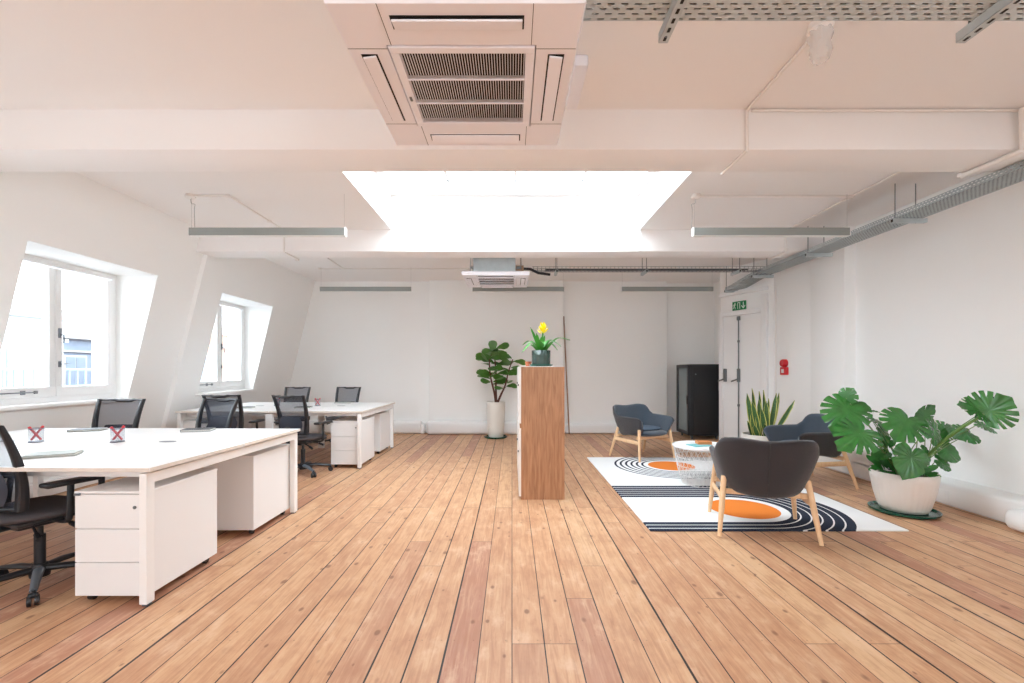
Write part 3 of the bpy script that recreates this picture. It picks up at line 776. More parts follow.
# ------------------------------------------------------------------ office chair
def office_chair(label, loc, rz):
    r = thing('office_chair', label, 'office chair', loc, rz, 'black mesh office chairs')
    # five-star base
    MB().lathe([(0, .055), (.045, .055), (.05, .09), (.035, .13), (0, .13)], seg=20).build('base_hub', BLK, r, smooth=True)
    for k in range(5):
        a = 2*PI*k/5+PI/2+.42; c, s = math.cos(a), math.sin(a)
        MB().tube([(c*.03, s*.03, .10), (c*.15, s*.15, .098), (c*.31, s*.31, .075)], [.026, .023, .017], 10, flat=.75).build('base_arm', GREY if k == 3 else BLK, r, smooth=True)
        m = MB(); p = Vector((c*.315, s*.315, .028)); ax = Vector((-s, c, 0)).normalized()
        for q in (-1, 1): m.tube([p+ax*(q*.007), p+ax*(q*.024)], .028, 14)
        m.tube([p+Vector((0, 0, .015)), p+Vector((0, 0, .055))], .009, 8); m.tube([p-ax*.02+Vector((0, 0, .028)), p+ax*.02+Vector((0, 0, .028))], .012, 8)
        m.build('castor', BLK, r, smooth=True)
    MB().tube([(0, 0, .11), (0, 0, .30), (0, 0, .301), (0, 0, .38)], [.026, .026, .016, .016], 16).build('gas_column', BLK, r, smooth=True)
    m = MB().box(-.09, .09, -.14, .10, .365, .415, r=.015)
    m.build('mechanism', BLK, r, smooth=True)
    m = MB(); m.tube([(.05, .03, .385), (.17, .05, .375), (.215, .055, .36)], [.007, .007, .006], 8); m.tube([(.19, .05, .372), (.245, .06, .352)], .014, 8)
    m.build('lever', BLK, r, smooth=True)
    m = MB(); m.tube([(.05, -.06, .385), (.15, -.09, .36), (.19, -.10, .34)], .007, 8); m.tube([(.17, -.095, .35), (.215, -.105, .33)], .014, 8)
    m.build('lever', BLK, r, smooth=True)
    # seat: rounded superellipse cushion with waterfall front
    def seat(u, v):
        a = 2*PI*u; t = v*PI-PI/2
        ca, sa = math.cos(a), math.sin(a); e = .72
        x = math.copysign(abs(ca)**e, ca)*.245; y = math.copysign(abs(sa)**e, sa)*.235
        k = math.cos(t)**.35 if abs(v-.5) < .4999 else 0
        z = .445+.032*math.sin(t)
        x *= k; y *= k
        z += -.035*max(0, (y-.12)/.12)**2+.012*(x/.24)**2
        return (x, y+.01, z)
    m = MB(); m.grid(seat, 40, 16); bmesh.ops.remove_doubles(m.bm, verts=m.bm.verts, dist=.0006)
    m.build('seat', SEATF, r, smooth='full')
    MB().box(-.20, .20, -.19, .19, .408, .432, r=.012).build('seat_shell', BLK, r, smooth=True)
    # backrest
    def bp(u, v):     # u -1..1 across, v 0..1 up
        hw = lerp(.188, .218, v); z = lerp(.50, .975, v)
        y = -.205-.10*max(0, v)**1.4-.03*math.sin(v*PI)*0+.045*(u*u)+.022*math.sin(v*PI)
        return Vector((u*hw, y, z))
    m = MB()
    # side posts are deep flat bars, broader towards the seat
    for s in (-1, 1):
        P = [bp(s, k/16) for k in range(17)]
        def side(u, v, P=P, s=s):
            i = v*16; a = P[int(min(15, i))].lerp(P[int(min(15, i))+1], i-int(min(15, i)))
            w = lerp(.052, .034, v); dpt = lerp(.044, .022, v); an = 2*PI*u
            return a+Vector((s*w*.5*math.copysign(abs(math.cos(an))**.5, math.cos(an))-s*w*.3, dpt*.6*math.copysign(abs(math.sin(an))**.5, math.sin(an)), 0))
        m.grid(side, 12, 16)
    m.tube([bp(-1+2*k/14, .985)+Vector((0, 0, -.012*(1 if 4 < k < 10 else .2))) for k in range(15)], [.013]*4+[.018, .022, .024, .025, .024, .022, .018]+[.013]*4, 10, flat=.7)
    m.tube([bp(-1+2*k/14, .02) for k in range(15)], .016, 10, flat=.8)
    m.build('backrest_frame', BLK, r, smooth=True)
    m = MB(); m.grid(lambda u, v: bp((u*2-1)*.93, .03+.93*v), 16, 16); m.build('mesh_back', MESHF, r, smooth='full')
    # lumbar pad and lower shell
    m = MB(); m.grid(lambda u, v: bp((u*2-1)*(.62+.2*math.sin(v*PI)), .06+.40*v)+Vector((0, -.022-.012*math.sin(v*PI), 0)), 12, 8); m.build('lumbar_support', mat('lumbar_plastic', (44, 50, 64), .5) if 'lumbar_plastic' not in bpy.data.materials else bpy.data.materials['lumbar_plastic'], r, smooth='full')
    m = MB().tube(catmull([(0, -.10, .385), (0, -.22, .39), (0, -.262, .46), (0, -.262, .60)], 6), [.034]*18+[.03], 10, flat=.5)
    m.build('back_support', BLK, r, smooth=True)
    for s in (-1, 1):
        m = MB().tube(catmull([(s*.12, .0, .40), (s*.27, -.01, .41), (s*.295, -.01, .47), (s*.285, 0, .62)], 6), .017, 10, flat=.7)
        ar = m.build('arm_post', BLK, r, smooth=True)
        MB().box(s*.285-.042, s*.285+.042, -.125, .135, .618, .645, r=.012, seg=3).build('arm_pad', BLK, ar, smooth=True)
    return r
oc = office_chair('black office chair cut off by the left edge, nearest the camera', (-2.78, 2.68, 0), fwd(.32, .95))
def chair(label, x, y, dx, dy): return dup(oc, (x, y, 0), fwd(dx, dy), label)
chair('black mesh office chair behind the near desk, left below the large window', -3.95, 4.38, .1, -1)
chair('black mesh office chair behind the near desk, turned sideways by its right end', -3.04, 4.40, -.25, -.97)
chair('black mesh office chair at the left front side of far desk, behind another backrest', -3.49, 5.70, -.05, 1)
chair('black mesh office chair at the right front side of the far desk with castors visible', -2.57, 5.60, .25, .96)
chair('black mesh office chair beyond the far desk, left of the pair by the rear wall', -3.80, 7.85, .05, -1)
chair('black mesh office chair beyond the far desk, right of the pair by rear wall', -2.93, 7.85, -.1, -1)

# ------------------------------------------------------------------ desk items
def cup(label, x, y):
    r = thing('pen_cup', label, 'pen cup', (x, y, .7455), 0, 'wire mesh pen cups on the desks')
    MB().lathe([(.040, .003), (.041, .098)], seg=28).build('mesh_wall', CUPT, r, smooth=True)
    for z in (.003, .098): 
        MB().tube([(.041*math.cos(2*PI*k/24), .041*math.sin(2*PI*k/24), z) for k in range(25)], .003, 6).build('rim', mat_cup, r)
    MB().lathe([(0, .002), (.04, .002), (.04, .004), (0, .004)], seg=24).build('cup_base', mat_cup, r)
    return r
CUPT = mat('cup_wire_mesh', (150, 156, 170), .5, metal=.3, trans=.72)
mat_cup = mat('cup_rim', (88, 92, 104), .4, metal=.4)
def pen(label, x, y, s, ph):
    r = thing('red_pen', label, 'pen', (x, y, .7455), ph, 'red pens in the pen cups')
    d = Vector((s*.5, 0, 1)).normalized(); a = Vector((-s*.030, s*.010, .012)); L = .118
    a = Vector((-s*.026, s*.012, .014)); d = Vector((s*.062, 0, .098)).normalized()
    MB().tube([a, a+d*.004, a+d*(L*.72)], [.003, .0072, .0072], 8).build('barrel', RED, r, smooth=True)
    MB().tube([a+d*(L*.72), a+d*(L*.98), a+d*L], [.0085, .0085, .005], 8).build('pen_cap', RED, r, smooth=True)
c0 = None
for x, y, w in ((-3.45, 3.30, 'leftmost cup on the near desk'), (-2.86, 3.30, 'right cup on the near desk'), (-3.47, 6.72, 'left cup on the far desk'), (-2.87, 6.72, 'right cup on the far desk')):
    if c0 is None: c0 = cup('wire mesh pen cup with red pens, '+w, x, y)
    else: dup(c0, (x, y, .7455), 0, 'wire mesh pen cup with red pens, '+w)
    ph = math.atan2(x, y)*-1
    for s, t in ((-1, 'left'), (1, 'right')): pen('red pen leaning %s in the %s' % (t, w), x, y, s, ph)

def notebook(label, x, y, w, d, h, rz, cov, pages=True, cat='notebook'):
    r = thing('notebook', label, cat, (x, y, .746), rz, 'notebooks on the desks')
    MB().box(-w/2, w/2, -d/2, d/2, h-.003, h, r=.001).box(-w/2, w/2, -d/2, d/2, 0, .003, r=.001).box(-w/2, -w/2+.003, -d/2, d/2, 0, h).build('cover', cov, r)
    MB().box(-w/2+.003, w/2-.004, -d/2+.004, d/2-.004, .003, h-.003).build('pages', PAPER, r)
notebook('grey-green notebook lying on the near desk beside the cropped office chair', -2.80, 2.78, .24, .17, .016, .5, NOTE)
notebook('closed charcoal notebook on the far side of near desk by the left chair', -3.66, 3.93, .22, .15, .016, .35, NOTED)
notebook('closed charcoal notebook at the far right corner of the near desk', -2.70, 3.92, .22, .15, .018, .30, NOTED)
notebook('dark notebook on the far desk behind the right front chair', -2.92, 6.38, .21, .15, .016, .2, NOTED)
notebook('dark notebook on the far desk right of the overlapping chair backs', -3.72, 6.35, .21, .15, .016, .2, NOTED)
notebook('small dark notebook at the far edge of the far desk in front of last chair', -2.72, 7.32, .24, .17, .018, .3, NOTED)

# ------------------------------------------------------------------ storage cabinet in the middle
S = thing('storage_cabinet', 'tall wood-sided storage cabinet with white doors in middle of room', 'cabinet', (.09, 4.46, 0))
MB().box(0, .425, 0, .02, .0, 1.30, r=.001).build('side_panel', CABW, S)
MB().box(0, .425, 1.58, 1.60, .0, 1.30, r=.001).build('side_panel', CABW, S)
MB().box(.0, .42, .02, 1.58, .05, 1.296).build('carcass', LAM, S)
MB().box(-.024, .425, -.001, 1.601, 1.30, 1.306).build('cabinet_top', LAM, S)
for k in range(2):
    y0 = .004+k*.797
    for z0, z1 in ((.03, .70), (.745, 1.298)):
        d = MB().box(-.022, -.001, y0, y0+.793, z0, z1, r=.002).build('door', LAM, S)
        for zz in ((z0+z1)/2+.1,):
            MB().tube([(-.021, y0+.05, zz), (-.035, y0+.05, zz)], .010, 12).build('lock', STEELD, d)
MB().box(-.012, 0, .0, 1.6, .70, .745).build('finger_recess', CABW, S)

# timber strip leaning in the corner of the chimney breast
o = MB().hexa([(1.135, 9.12, 0), (1.160, 9.12, 0), (1.160, 9.135, 0), (1.135, 9.135, 0), (1.035, 9.22, 2.37), (1.06, 9.22, 2.37), (1.06, 9.235, 2.37), (1.035, 9.235, 2.37)]).build('timber_strip', STICKW)
tag(o, 'thin brown timber strip leaning against the rear wall behind the cabinet', 'timber strip')

# ------------------------------------------------------------------ server cabinet
R = thing('server_cabinet', 'black server cabinet with tinted glass door beside the double door', 'server cabinet', (3.265, 8.37, 0), -.02)
W, Dp, H = .58, .62, 1.385
m = MB().box(.02, W, 0, Dp, .07, H, r=.006); m.build('casing', BLK, R)
m = MB()
for q in ((0, .05, 0, Dp, .08, .14), (0, .05, 0, Dp, H-.07, H-.005), (0, .05, 0, .07, .08, H-.005), (0, .05, Dp-.07, Dp, .08, H-.005)): m.box(q[0]-.03, q[1]-.03, *q[2:], r=.004)
dr = m.build('door', BLK, R)
MB().box(-.012, -.006, .06, Dp-.06, .13, H-.06).build('glass_panel', RACKG, dr)
MB().box(-.045, -.03, .02, .05, .65, .80, r=.004).build('handle', BLKG, dr)
MB().box(.07, W-.03, -.004, .002, .12, H-.04, r=.002).build('side_cover', mat('rack_side', (24, 24, 27), .5), R)
MB().tube([(.11, -.004, 1.20), (.11, -.010, 1.20)], .012, 12).build('lock', STEELD, R)
MB().box(W-.06, W-.04, -.02, .0, .9, 1.1, r=.004).build('cable_clip', STEELD, R)
for x in (.06, W-.06):
    for y in (.06, Dp-.06): MB().tube([(x-.012, y, .028), (x+.012, y, .028)], .028, 12).box(x-.02, x+.02, y-.02, y+.02, .045, .072).build('castor', STEELD, R)

# ------------------------------------------------------------------ rug
o = MB().box(-1.015, 1.015, -1.51, 1.51, 0, .012, r=.004).build('rug', rug_mat()); o.location = (2.10, 5.08, .0)
tag(o, 'white rug with orange discs and black curved stripes in seating area', 'rug')

# ------------------------------------------------------------------ armchair
def armchair(label, x, y, dx, dy, z=0):
    r = thing('armchair', label, 'armchair', (x, y, z), fwd(dx, dy), 'felt tub armchairs with birch legs')
    plan = catmull([(-.315, .30, 0), (-.345, .12, 0), (-.355, -.08, 0), (-.325, -.24, 0), (-.22, -.325, 0), (-.08, -.35, 0), (.08, -.35, 0), (.22, -.325, 0), (.325, -.24, 0), (.355, -.08, 0), (.345, .12, 0), (.315, .30, 0)], 6)
    L = [0]
    for a, b in zip(plan, plan[1:]): L.append(L[-1]+(b-a).length)
    def pl(s):
        q = s*L[-1]
        for i in range(len(L)-1):
            if q <= L[i+1]+1e-9: return plan[i].lerp(plan[i+1], (q-L[i])/(L[i+1]-L[i]))
        return plan[-1]
    top = [(0, .722), (.24, .738), (.35, .730), (.395, .69), (.45, .62), (.50, .598), (.85, .592), (.95, .585), (1, .55)]
    bot = [(0, .308), (.45, .33), (.75, .36), (.95, .375), (1, .41)]
    def shell(u, v, off=0):
        s = u*2-1; a = abs(s); p = pl(u)
        zt, zb = interp(top, a), interp(bot, a); z = lerp(zb, zt, v)
        k = lerp(.60, 1.06, min(1, max(0, (z-.30)/.32))**.6)
        ky = lerp(.80, 1.0, min(1, max(0, (z-.32)/.32))**.6)
        lean = 1+.06*max(0, z-.6)/.15*(1 if a < .5 else 0)
        if p.y > -.15: k = lerp(k, lerp(.86, 1.03, v), min(1, (p.y+.15)/.25))
        q = Vector((p.x*k, p.y*(ky if p.y < 0 else lerp(.85, 1, v))*lean, z))
        n = Vector((-q.x/.36, -(q.y)/.36 if q.y < 0 else 0, 0))
        if n.length > 0: n.normalize()
        return q+n*off
    NU, NV, TH = 60, 12, .034
    m = MB(); bm = m.bm
    go = [[bm.verts.new(shell(i/NU, j/NV)) for j in range(NV+1)] for i in range(NU+1)]
    gi = [[bm.verts.new(shell(i/NU, j/NV, TH)) for j in range(NV+1)] for i in range(NU+1)]
    rim = {j: [bm.verts.new((go[i][j].co+gi[i][j].co)/2+Vector((0, 0, sg*.014))) for i in range(NU+1)] for j, sg in ((NV, 1), (0, -1))}
    for i in range(NU):
        for j in range(NV):
            bm.faces.new((go[i][j], go[i+1][j], go[i+1][j+1], go[i][j+1])).material_index = 0
            bm.faces.new((gi[i][j+1], gi[i+1][j+1], gi[i+1][j], gi[i][j])).material_index = 1
        for j in (NV, 0):
            bm.faces.new((go[i][j], go[i+1][j], rim[j][i+1], rim[j][i])).material_index = 0
            bm.faces.new((rim[j][i], rim[j][i+1], gi[i+1][j], gi[i][j])).material_index = 1
    for i in (0, NU):
        for j in range(NV): bm.faces.new((go[i][j], go[i][j+1], gi[i][j+1], gi[i][j])).material_index = 1
    o = m.build('shell', [SHELL_OUT, SHELL_IN], r, smooth='full')
    # seam down the middle of the back
    m = MB().tube([shell(.5, j/12)+Vector((0, -.0015, 0)) for j in range(13)], .003, 6); m.build('back_seam', SHELL_OUT, r)
    def pan(u, v, h=.09, zc=.372, rx=.285, ry=.31, yc=.015, pw=.5):
        a = 2*PI*u; t = v*PI-PI/2; ca, sa = math.cos(a), math.sin(a); e = .7
        k = max(0, math.cos(t))**pw
        return (math.copysign(abs(ca)**e, ca)*rx*k, yc+math.copysign(abs(sa)**e, sa)*ry*k, zc+h*.5*math.sin(t))
    m = MB(); m.grid(pan, 40, 14); bmesh.ops.remove_doubles(m.bm, verts=m.bm.verts, dist=.0006); m.build('seat', SHELL_IN, r, smooth='full')
    m = MB(); m.grid(lambda u, v: pan(u, v, .055, .43, .225, .215, .02), 40, 14); bmesh.ops.remove_doubles(m.bm, verts=m.bm.verts, dist=.0006); m.build('seat_cushion', CUSH, r, smooth='full')
    for s in (-1, 1):
        f0, f1 = Vector((s*.29, .235, .44)), Vector((s*.335, .29, 0))
        b0, b1 = Vector((s*.285, -.20, .43)), Vector((s*.335, -.33, 0))
        MB().tube([f0, f0.lerp(f1, .5), f1], [.021, .021, .014], 14).build('leg', LEGW, r, smooth=True)
        MB().tube([b0, b0.lerp(b1, .5), b1], [.021, .021, .014], 14).build('leg', LEGW, r, smooth=True)
        p, q = f0.lerp(f1, .42), b0.lerp(b1, .38)
        m = MB(); m.tube([p, q], [.011, .011], 10, flat=2.4); m.build('stretcher', LEGW, r, smooth=True)
    for y in (.20, -.20):
        MB().box(-.30, .30, y-.012, y+.012, .295, .335, r=.004).build('crossbar', LEGW, r)
    return r
armchair('slate blue armchair at the far edge of the rug near server cabinet', 1.905, 6.64, .47, -.88, .004)
armchair('charcoal armchair in the foreground, its back turned to the camera', 1.985, 3.66, .29, .957, .012)
armchair('slate blue armchair at the right by the monstera, facing left', 3.33, 5.16, -1, -.06, .004)

# ------------------------------------------------------------------ wire coffee table
C = thing('coffee_table', 'round white wire basket coffee table between the armchairs', 'coffee table', (2.10, 5.05, .012))
MB().lathe([(0, .405), (.295, .405), (.305, .412), (.305, .428), (.295, .432), (.29, .424), (0, .424)], seg=64).build('tabletop', GLOSSW, C, smooth=40)
m = MB(); NW = 30
def bk(k, t):
    a = 2*PI*k/NW; rr = lerp(.20, .292, t**.7); return (rr*math.cos(a), rr*math.sin(a), .004+.40*t)
for k in range(0, NW):
    m.tube([bk(k+sg*2.5*t/5*1.4, t/5) for t in range(6) for sg in (1,)], .0018, 5, cap=False)
    m.tube([bk(k-2.5*t/5*1.4, t/5) for t in range(6)], .0018, 5, cap=False)
for t in (0, .25, .5, .75, 1): m.tube([bk(k, t) for k in range(NW+1)], .003, 5, cap=False)
m.build('wire_basket', WIREW, C)
B = thing('book', 'thin teal booklet lying on the wire coffee table', 'book', (2.07, 5.03, .4365), .3)
MB().box(-.11, .11, -.08, .08, 0, .008, r=.001).build('cover', TEAL, B); MB().box(-.107, .107, -.078, .078, .0015, .0065).build('pages', PAPER, B)
B = thing('book', 'thick tan book on top of the teal booklet, coffee table', 'book', (2.14, 5.09, .4448), -.1)
MB().box(-.075, .075, -.055, .055, 0, .032, r=.002).build('cover', ORNG, B); MB().box(-.073, .076, -.053, .053, .004, .028).build('pages', mat('tan_pages', (222, 176, 130), .8), B)
# ------------------------------------------------------------------ plants
def place(pts_fn, base, tip, normal, L):
    """frame: local y = base->tip, z = normal"""
    y = (Vector(tip)-Vector(base)).normalized(); n = Vector(normal); n = (n-y*n.dot(y)).normalized(); x = y.cross(n)
    return lambda p: Vector(base)+x*p[0]*L+y*p[1]*L+n*p[2]*L

HEART = [(0, .70), (12, .62), (30, .585), (60, .56), (90, .53), (120, .50), (145, .46), (165, .34), (180, .17)]
def heart(deg):
    for (a, r0), (b, r1) in zip(HEART, HEART[1:]):
        if deg <= b: return r0+(r1-r0)*(deg-a)/(b-a)
    return .17
def monstera_leaf(m, base, tip, normal, wide=1.0, notches=(24, 46, 68, 90, 113), depth=.55, droop=.36, fold=.16, nw=2.8):
    base, tip = Vector(base), Vector(tip); L = (tip-base).length/.87
    f = place(None, base, tip, normal, L); n = 144
    rings = []
    nl = [(c+random.uniform(-5, 5), random.uniform(.6, 1.15), random.uniform(.8, 1.4), sd) for c in notches for sd in (-1, 1)]
    for q in (0.001, .25, .5, .75, .9, 1):
        ring = []
        for k in range(n):
            phi = -180+360*k/n; a = abs(phi); r = heart(a)
            cut = 1
            for c, dk, wk, sd in nl:
                d = abs(phi*sd-c-9*(1-q)); w_ = nw*wk
                if d < w_: cut = min(cut, 1-depth*dk*(1-(d/w_)**2)**.5)
            lob = r*q
            if q > cut: lob = r*cut
            x = lob*math.sin(math.radians(phi))*wide; yy = lob*math.cos(math.radians(phi))
            z = fold*abs(x)-droop*(yy*yy*.8+x*x*1.1)+.012*math.sin(a*.26)*q
            ring.append(m.bm.verts.new(f((x, yy+.17, z))))
        rings.append(ring)
    for a, b in zip(rings, rings[1:]):
        for k in range(n):
            k2 = (k+1) % n
            try: m.bm.faces.new((a[k], a[k2], b[k2], b[k]))
            except ValueError: pass
def simple_leaf(m, base, tip, normal, w=.3, prof=None, droop=.25, fold=.1, nl=10):
    base, tip = Vector(base), Vector(tip); L = (tip-base).length; f = place(None, base, tip, normal, L)
    prof = prof or [(0, .05), (.25, .5), (.6, 1), (.85, .8), (1, .05)]
    def g(u, v):
        x = (u*2-1)*w*.5*interp(prof, v)
        return f((x, v, fold*abs(x)-droop*v*v+.25*droop*v-.15*x*x))
    m.grid(g, 4, nl)
def P(x, y, Y): return Vector(((x-512)*Y/455, Y, 1.26-(y-371)*Y/455))

# monstera
MX, MY = 3.51, 4.08
T = thing('potted_monstera', 'large monstera in a ribbed white pot beside the right wall', 'potted plant', (MX, MY, 0))
rib = lambda k, z: 1+.012*math.cos(k*PI)
MB().lathe([(0, .022), (.165, .022), (.185, .06), (.215, .17), (.238, .30), (.243, .362), (.230, .362), (.222, .30), (0, .30)], seg=120, rib=lambda k, z: 1+(.014 if k % 4 < 2 else 0)).build('pot', mat('ribbed_white_pot', (228, 220, 212), .55, bump=.15, bscale=30), T, smooth='full')
MB().lathe([(0, 0), (.225, 0), (.25, .012), (.255, .03), (.245, .03), (.23, .014), (0, .014)], seg=64).build('saucer', SAUCER, T, smooth=True)
MB().lathe([(0, .318), (.12, .325), (.226, .315)], seg=40, rib=lambda k, z: 1+.0*k).build('soil', SOIL, T, smooth=True)
root = Vector((MX, MY, .33))
fol = MB(); st = MB()
cam = Vector((0, 0, 1.26))
ML = [  # attachment and tip of every leaf blade
 ((850, 404), (834, 432), 4.22, 4.12, (-.35, -.8, .5), dict(wide=.95)),
 ((846, 398), (853, 388), 4.25, 4.2, (-.3, -.6, .6), dict(wide=1.3, notches=(40, 80))),
 ((864, 430), (840, 448), 4.05, 3.96, (-.1, -.75, .65), dict(wide=.95)),
 ((866, 411), (881, 411), 4.30, 4.25, (0, -.3, 1), dict(wide=.5, notches=(60,))),
 ((908, 418), (897, 440), 4.0, 3.90, (-.1, -.8, .6), dict(wide=1.15)),
 ((920, 418), (936, 405), 4.15, 4.16, (.3, -.8, .3), dict(wide=.6, notches=(50,), droop=.1)),
 ((912, 452), (906, 480), 3.88, 3.82, (.0, -1, .3), dict(wide=.95, notches=(70,), depth=.3)),
 ((932, 424), (943, 452), 4.00, 3.95, (.5, -.8, .3), dict(wide=.75)),
 ((984, 414), (1012, 397), 3.72, 3.62, (-.15, -.8, .55), dict(wide=1.35, droop=.15, fold=.08)),
 ((982, 412), (958, 404), 3.74, 3.74, (-.1, -.7, .6), dict(wide=.95, droop=.15)),
 ((978, 424), (1000, 432), 4.00, 3.95, (.1, -.6, .8), dict(wide=.7)),
 ((970, 433), (954, 435), 4.05, 4.0, (-.1, -.7, .7), dict(wide=.95, notches=(45, 85))),
 ((942, 449), (964, 459), 4.10, 4.07, (.1, -.85, .4), dict(wide=.85, notches=())),
 ((872, 420), (888, 424), 4.20, 4.2, (.0, -.4, .9), dict(wide=.7, notches=(60,))),
 ((885, 452), (872, 458), 4.10, 4.07, (-.1, -.5, .8), dict(wide=.7, notches=())),
 ((880, 428), (892, 440), 4.30, 4.3, (.2, -.8, .5), dict(wide=.8, notches=(60,))),
 ((940, 432), (955, 424), 4.25, 4.3, (.2, -.6, .7), dict(wide=.9)),
 ((900, 422), (888, 412), 4.25, 4.3, (-.1, -.7, .7), dict(wide=.8)),
 ((925, 430), (912, 424), 4.1, 4.1, (.3, -.7, .7), dict(wide=.9)),
 ((932, 438), (948, 428), 4.12, 4.12, (.2, -.8, .5), dict(wide=1.0, notches=(50, 90))),
 ((938, 460), (954, 470), 4.08, 4.06, (.2, -.8, .5), dict(wide=.8, notches=())),
 ((922, 450), (932, 466), 4.0, 3.98, (.3, -.9, .3), dict(wide=.8, notches=())),
 ((890, 440), (878, 446), 4.2, 4.2, (-.2, -.7, .6), dict(wide=.8, notches=(60,))),
]
for i, (b, t, d0, d1, nn, kw) in enumerate(ML):
    B, E = P(b[0], b[1], d0), P(t[0], t[1], d1)
    monstera_leaf(fol, B, E, nn, **kw)
    a = 2*PI*i/len(ML); r0 = root+Vector((.07*math.cos(a), .05*math.sin(a), -.01))
    r0.x += .12*(1 if B.x > MX+.2 else -.6 if B.x < MX-.2 else 0)
    q = Vector((lerp(r0.x, B.x, .55), lerp(r0.y, B.y, .5), lerp(r0.z, B.z, .55)))
    q += Vector((0, 0, .03))
    rr = .016 if i == 8 else .009 if i in (0, 2, 4) else .005
    cp = catmull([r0, q, B], 6); st.tube(cp, [lerp(rr, rr*.6, k/(len(cp)-1)) for k in range(len(cp))], 8)
for i in range(60):   # low leaves around the rim
    a = random.uniform(0, 2*PI); r_ = random.uniform(.02, .20); b = root+Vector((r_*math.cos(a), r_*math.sin(a), random.uniform(0, .05)))
    e = b+Vector((math.cos(a)*.07+random.uniform(-.05, .05), math.sin(a)*.07+random.uniform(-.05, .03), random.uniform(-.01, .12)))
    simple_leaf(fol, b, e, (random.uniform(-.4, .4), -.6, .7), w=.42)
for k in range(3):
    c = root+Vector((.04*k-.02, -.03, 0)); st.tube([c, c+Vector((.03-.04*k, -.02, .12)), c+Vector((.02-.05*k, 0, .2))], .012, 8)
off = Vector((-MX, -MY, 0))
for mm, nm, mt in ((fol, 'foliage', LEAFM), (st, 'stems', STEM)):
    mm.bm.transform(Matrix.Translation(off)); mm.build(nm, mt, T, smooth='full', fix=False)

# fiddle leaf fig
FX, FY = -.305, 8.60
T = thing('potted_fiddle_leaf_fig', 'fiddle leaf fig in a tall white pot by the rear wall', 'potted plant', (FX, FY, 0))
MB().lathe([(0, .02), (.132, .02), (.142, .04), (.160, .20), (.172, .45), (.176, .68), (.164, .68), (.160, .64), (0, .64)], seg=48).build('pot', CERAM, T, smooth=True)
MB().lathe([(0, 0), (.19, 0), (.215, .012), (.22, .032), (.21, .032), (.20, .014), (0, .014)], seg=48).build('saucer', SAUCER, T, smooth=True)
MB().lathe([(0, .655), (.163, .65)], seg=30).build('soil', SOIL, T)
stm = MB(); fol = MB()
stems = [[(0, 0, .64), (-.03, 0, .85), (-.10, .0, 1.15), (-.12, 0, 1.45), (-.06, 0, 1.62)], [(.01, 0, .64), (.0, .02, .9), (.0, .03, 1.2), (-.02, .02, 1.5), (-.02, 0, 1.68)], [(.02, 0, .64), (.10, -.02, .82), (.18, -.02, 1.0), (.24, 0, 1.25), (.32, 0, 1.48)]]
for s_ in stems:
    cp = catmull(s_, 6); n = len(cp); stm.tube(cp, [lerp(.022, .008, k/(n-1)) for k in range(n)], 8)
    m_ = 17
    for k in range(m_):
        t = .42+.58*k/(m_-1); p = cp[min(n-1, int(t*(n-1)))]; a = k*2.4+len(s_)+s_[1][0]*30
        d = Vector((math.cos(a), math.sin(a)*.8, random.uniform(-.05, .55))); d.normalize(); L = random.uniform(.21, .29)
        if s_[1][0] > .05: L *= .85
        b = p+d*.03; e = b+d*L
        simple_leaf(fol, b, e, (d.x*-.3, -.75+random.uniform(-.4, .3), .8), w=.66, prof=[(0, .12), (.3, .55), (.68, 1), (.9, .8), (1, .25)], droop=.25)
for x, z, w in ((-.055, 1.74, .8), (-.02, 1.60, .75)):
    simple_leaf(fol, (x, -.05, z-.12), (x, -.09, z+.09), (0, -1, .3), w=w, prof=[(0, .12), (.3, .7), (.68, 1), (.9, .85), (1, .3)], droop=.1)
stm.build('stems', BARK, T, smooth=True); fol.build('foliage', LEAFF, T, smooth='full', fix=False)

# snake plant
T = thing('potted_snake_plant', 'snake plant with yellow-edged leaves in a low white pot by the door', 'potted plant', (3.41, 6.22, 0))
MB().lathe([(0, .0), (.18, .0), (.22, .06), (.245, .22), (.24, .40), (.225, .40), (.225, .36), (0, .36)], seg=56).build('pot', CERAM, T, smooth=True)
MB().lathe([(0, .365), (.226, .365)], seg=30).build('soil', SOIL, T)
m = MB(); uvs = []
sl = [(-.10, .0, -.20, .60), (-.07, .02, -.12, .66), (-.05, -.05, -.17, .50), (-.02, .0, -.04, .52), (.0, .05, .0, .62), (.03, 0, .02, .64), (.05, -.04, .03, .50), (.08, .02, .10, .42), (.10, .0, .20, .60), (.12, .03, .26, .60), (.14, 0, .45, .50), (-.11, -.03, -.15, .36), (.02, -.06, -.05, .40), (.06, .06, .14, .52), (-.14, .0, -.20, .22), (-.09, -.08, -.16, .18), (-.01, -.09, -.03, .20)]
for (x, y, tx, h) in sl:
    b = Vector((x, y, .36)); e = Vector((tx, y*1.4, .36+h)); d = (e-b).normalized(); tw = random.uniform(-.6, .6)
    sx = Vector((math.cos(tw), math.sin(tw), 0)); nn = sx.cross(d)
    g = []
    for i in range(5):
        row = []
        for j in range(11):
            v = j/10; w = .078*interp([(0, .55), (.5, 1), (.8, .75), (1, .03)], v)
            u = i/4*2-1
            row.append(m.bm.verts.new(b.lerp(e, v)+sx*(u*w*.5)+nn*(.012*u*u+.03*math.sin(v*PI)*(.5 if tx > .3 else .2))+Vector((0, 0, -.0))))
        g.append(row)
    lay = m.bm.loops.layers.uv.verify()
    for i in range(4):
        for j in range(10):
            f = m.bm.faces.new((g[i][j], g[i+1][j], g[i+1][j+1], g[i][j+1]))
            for lp, (a, b2) in zip(f.loops, ((i, j), (i+1, j), (i+1, j+1), (i, j+1))): lp[lay].uv = (a/4, b2/10)
m.build('foliage', SNAKE, T, smooth='full', fix=False)

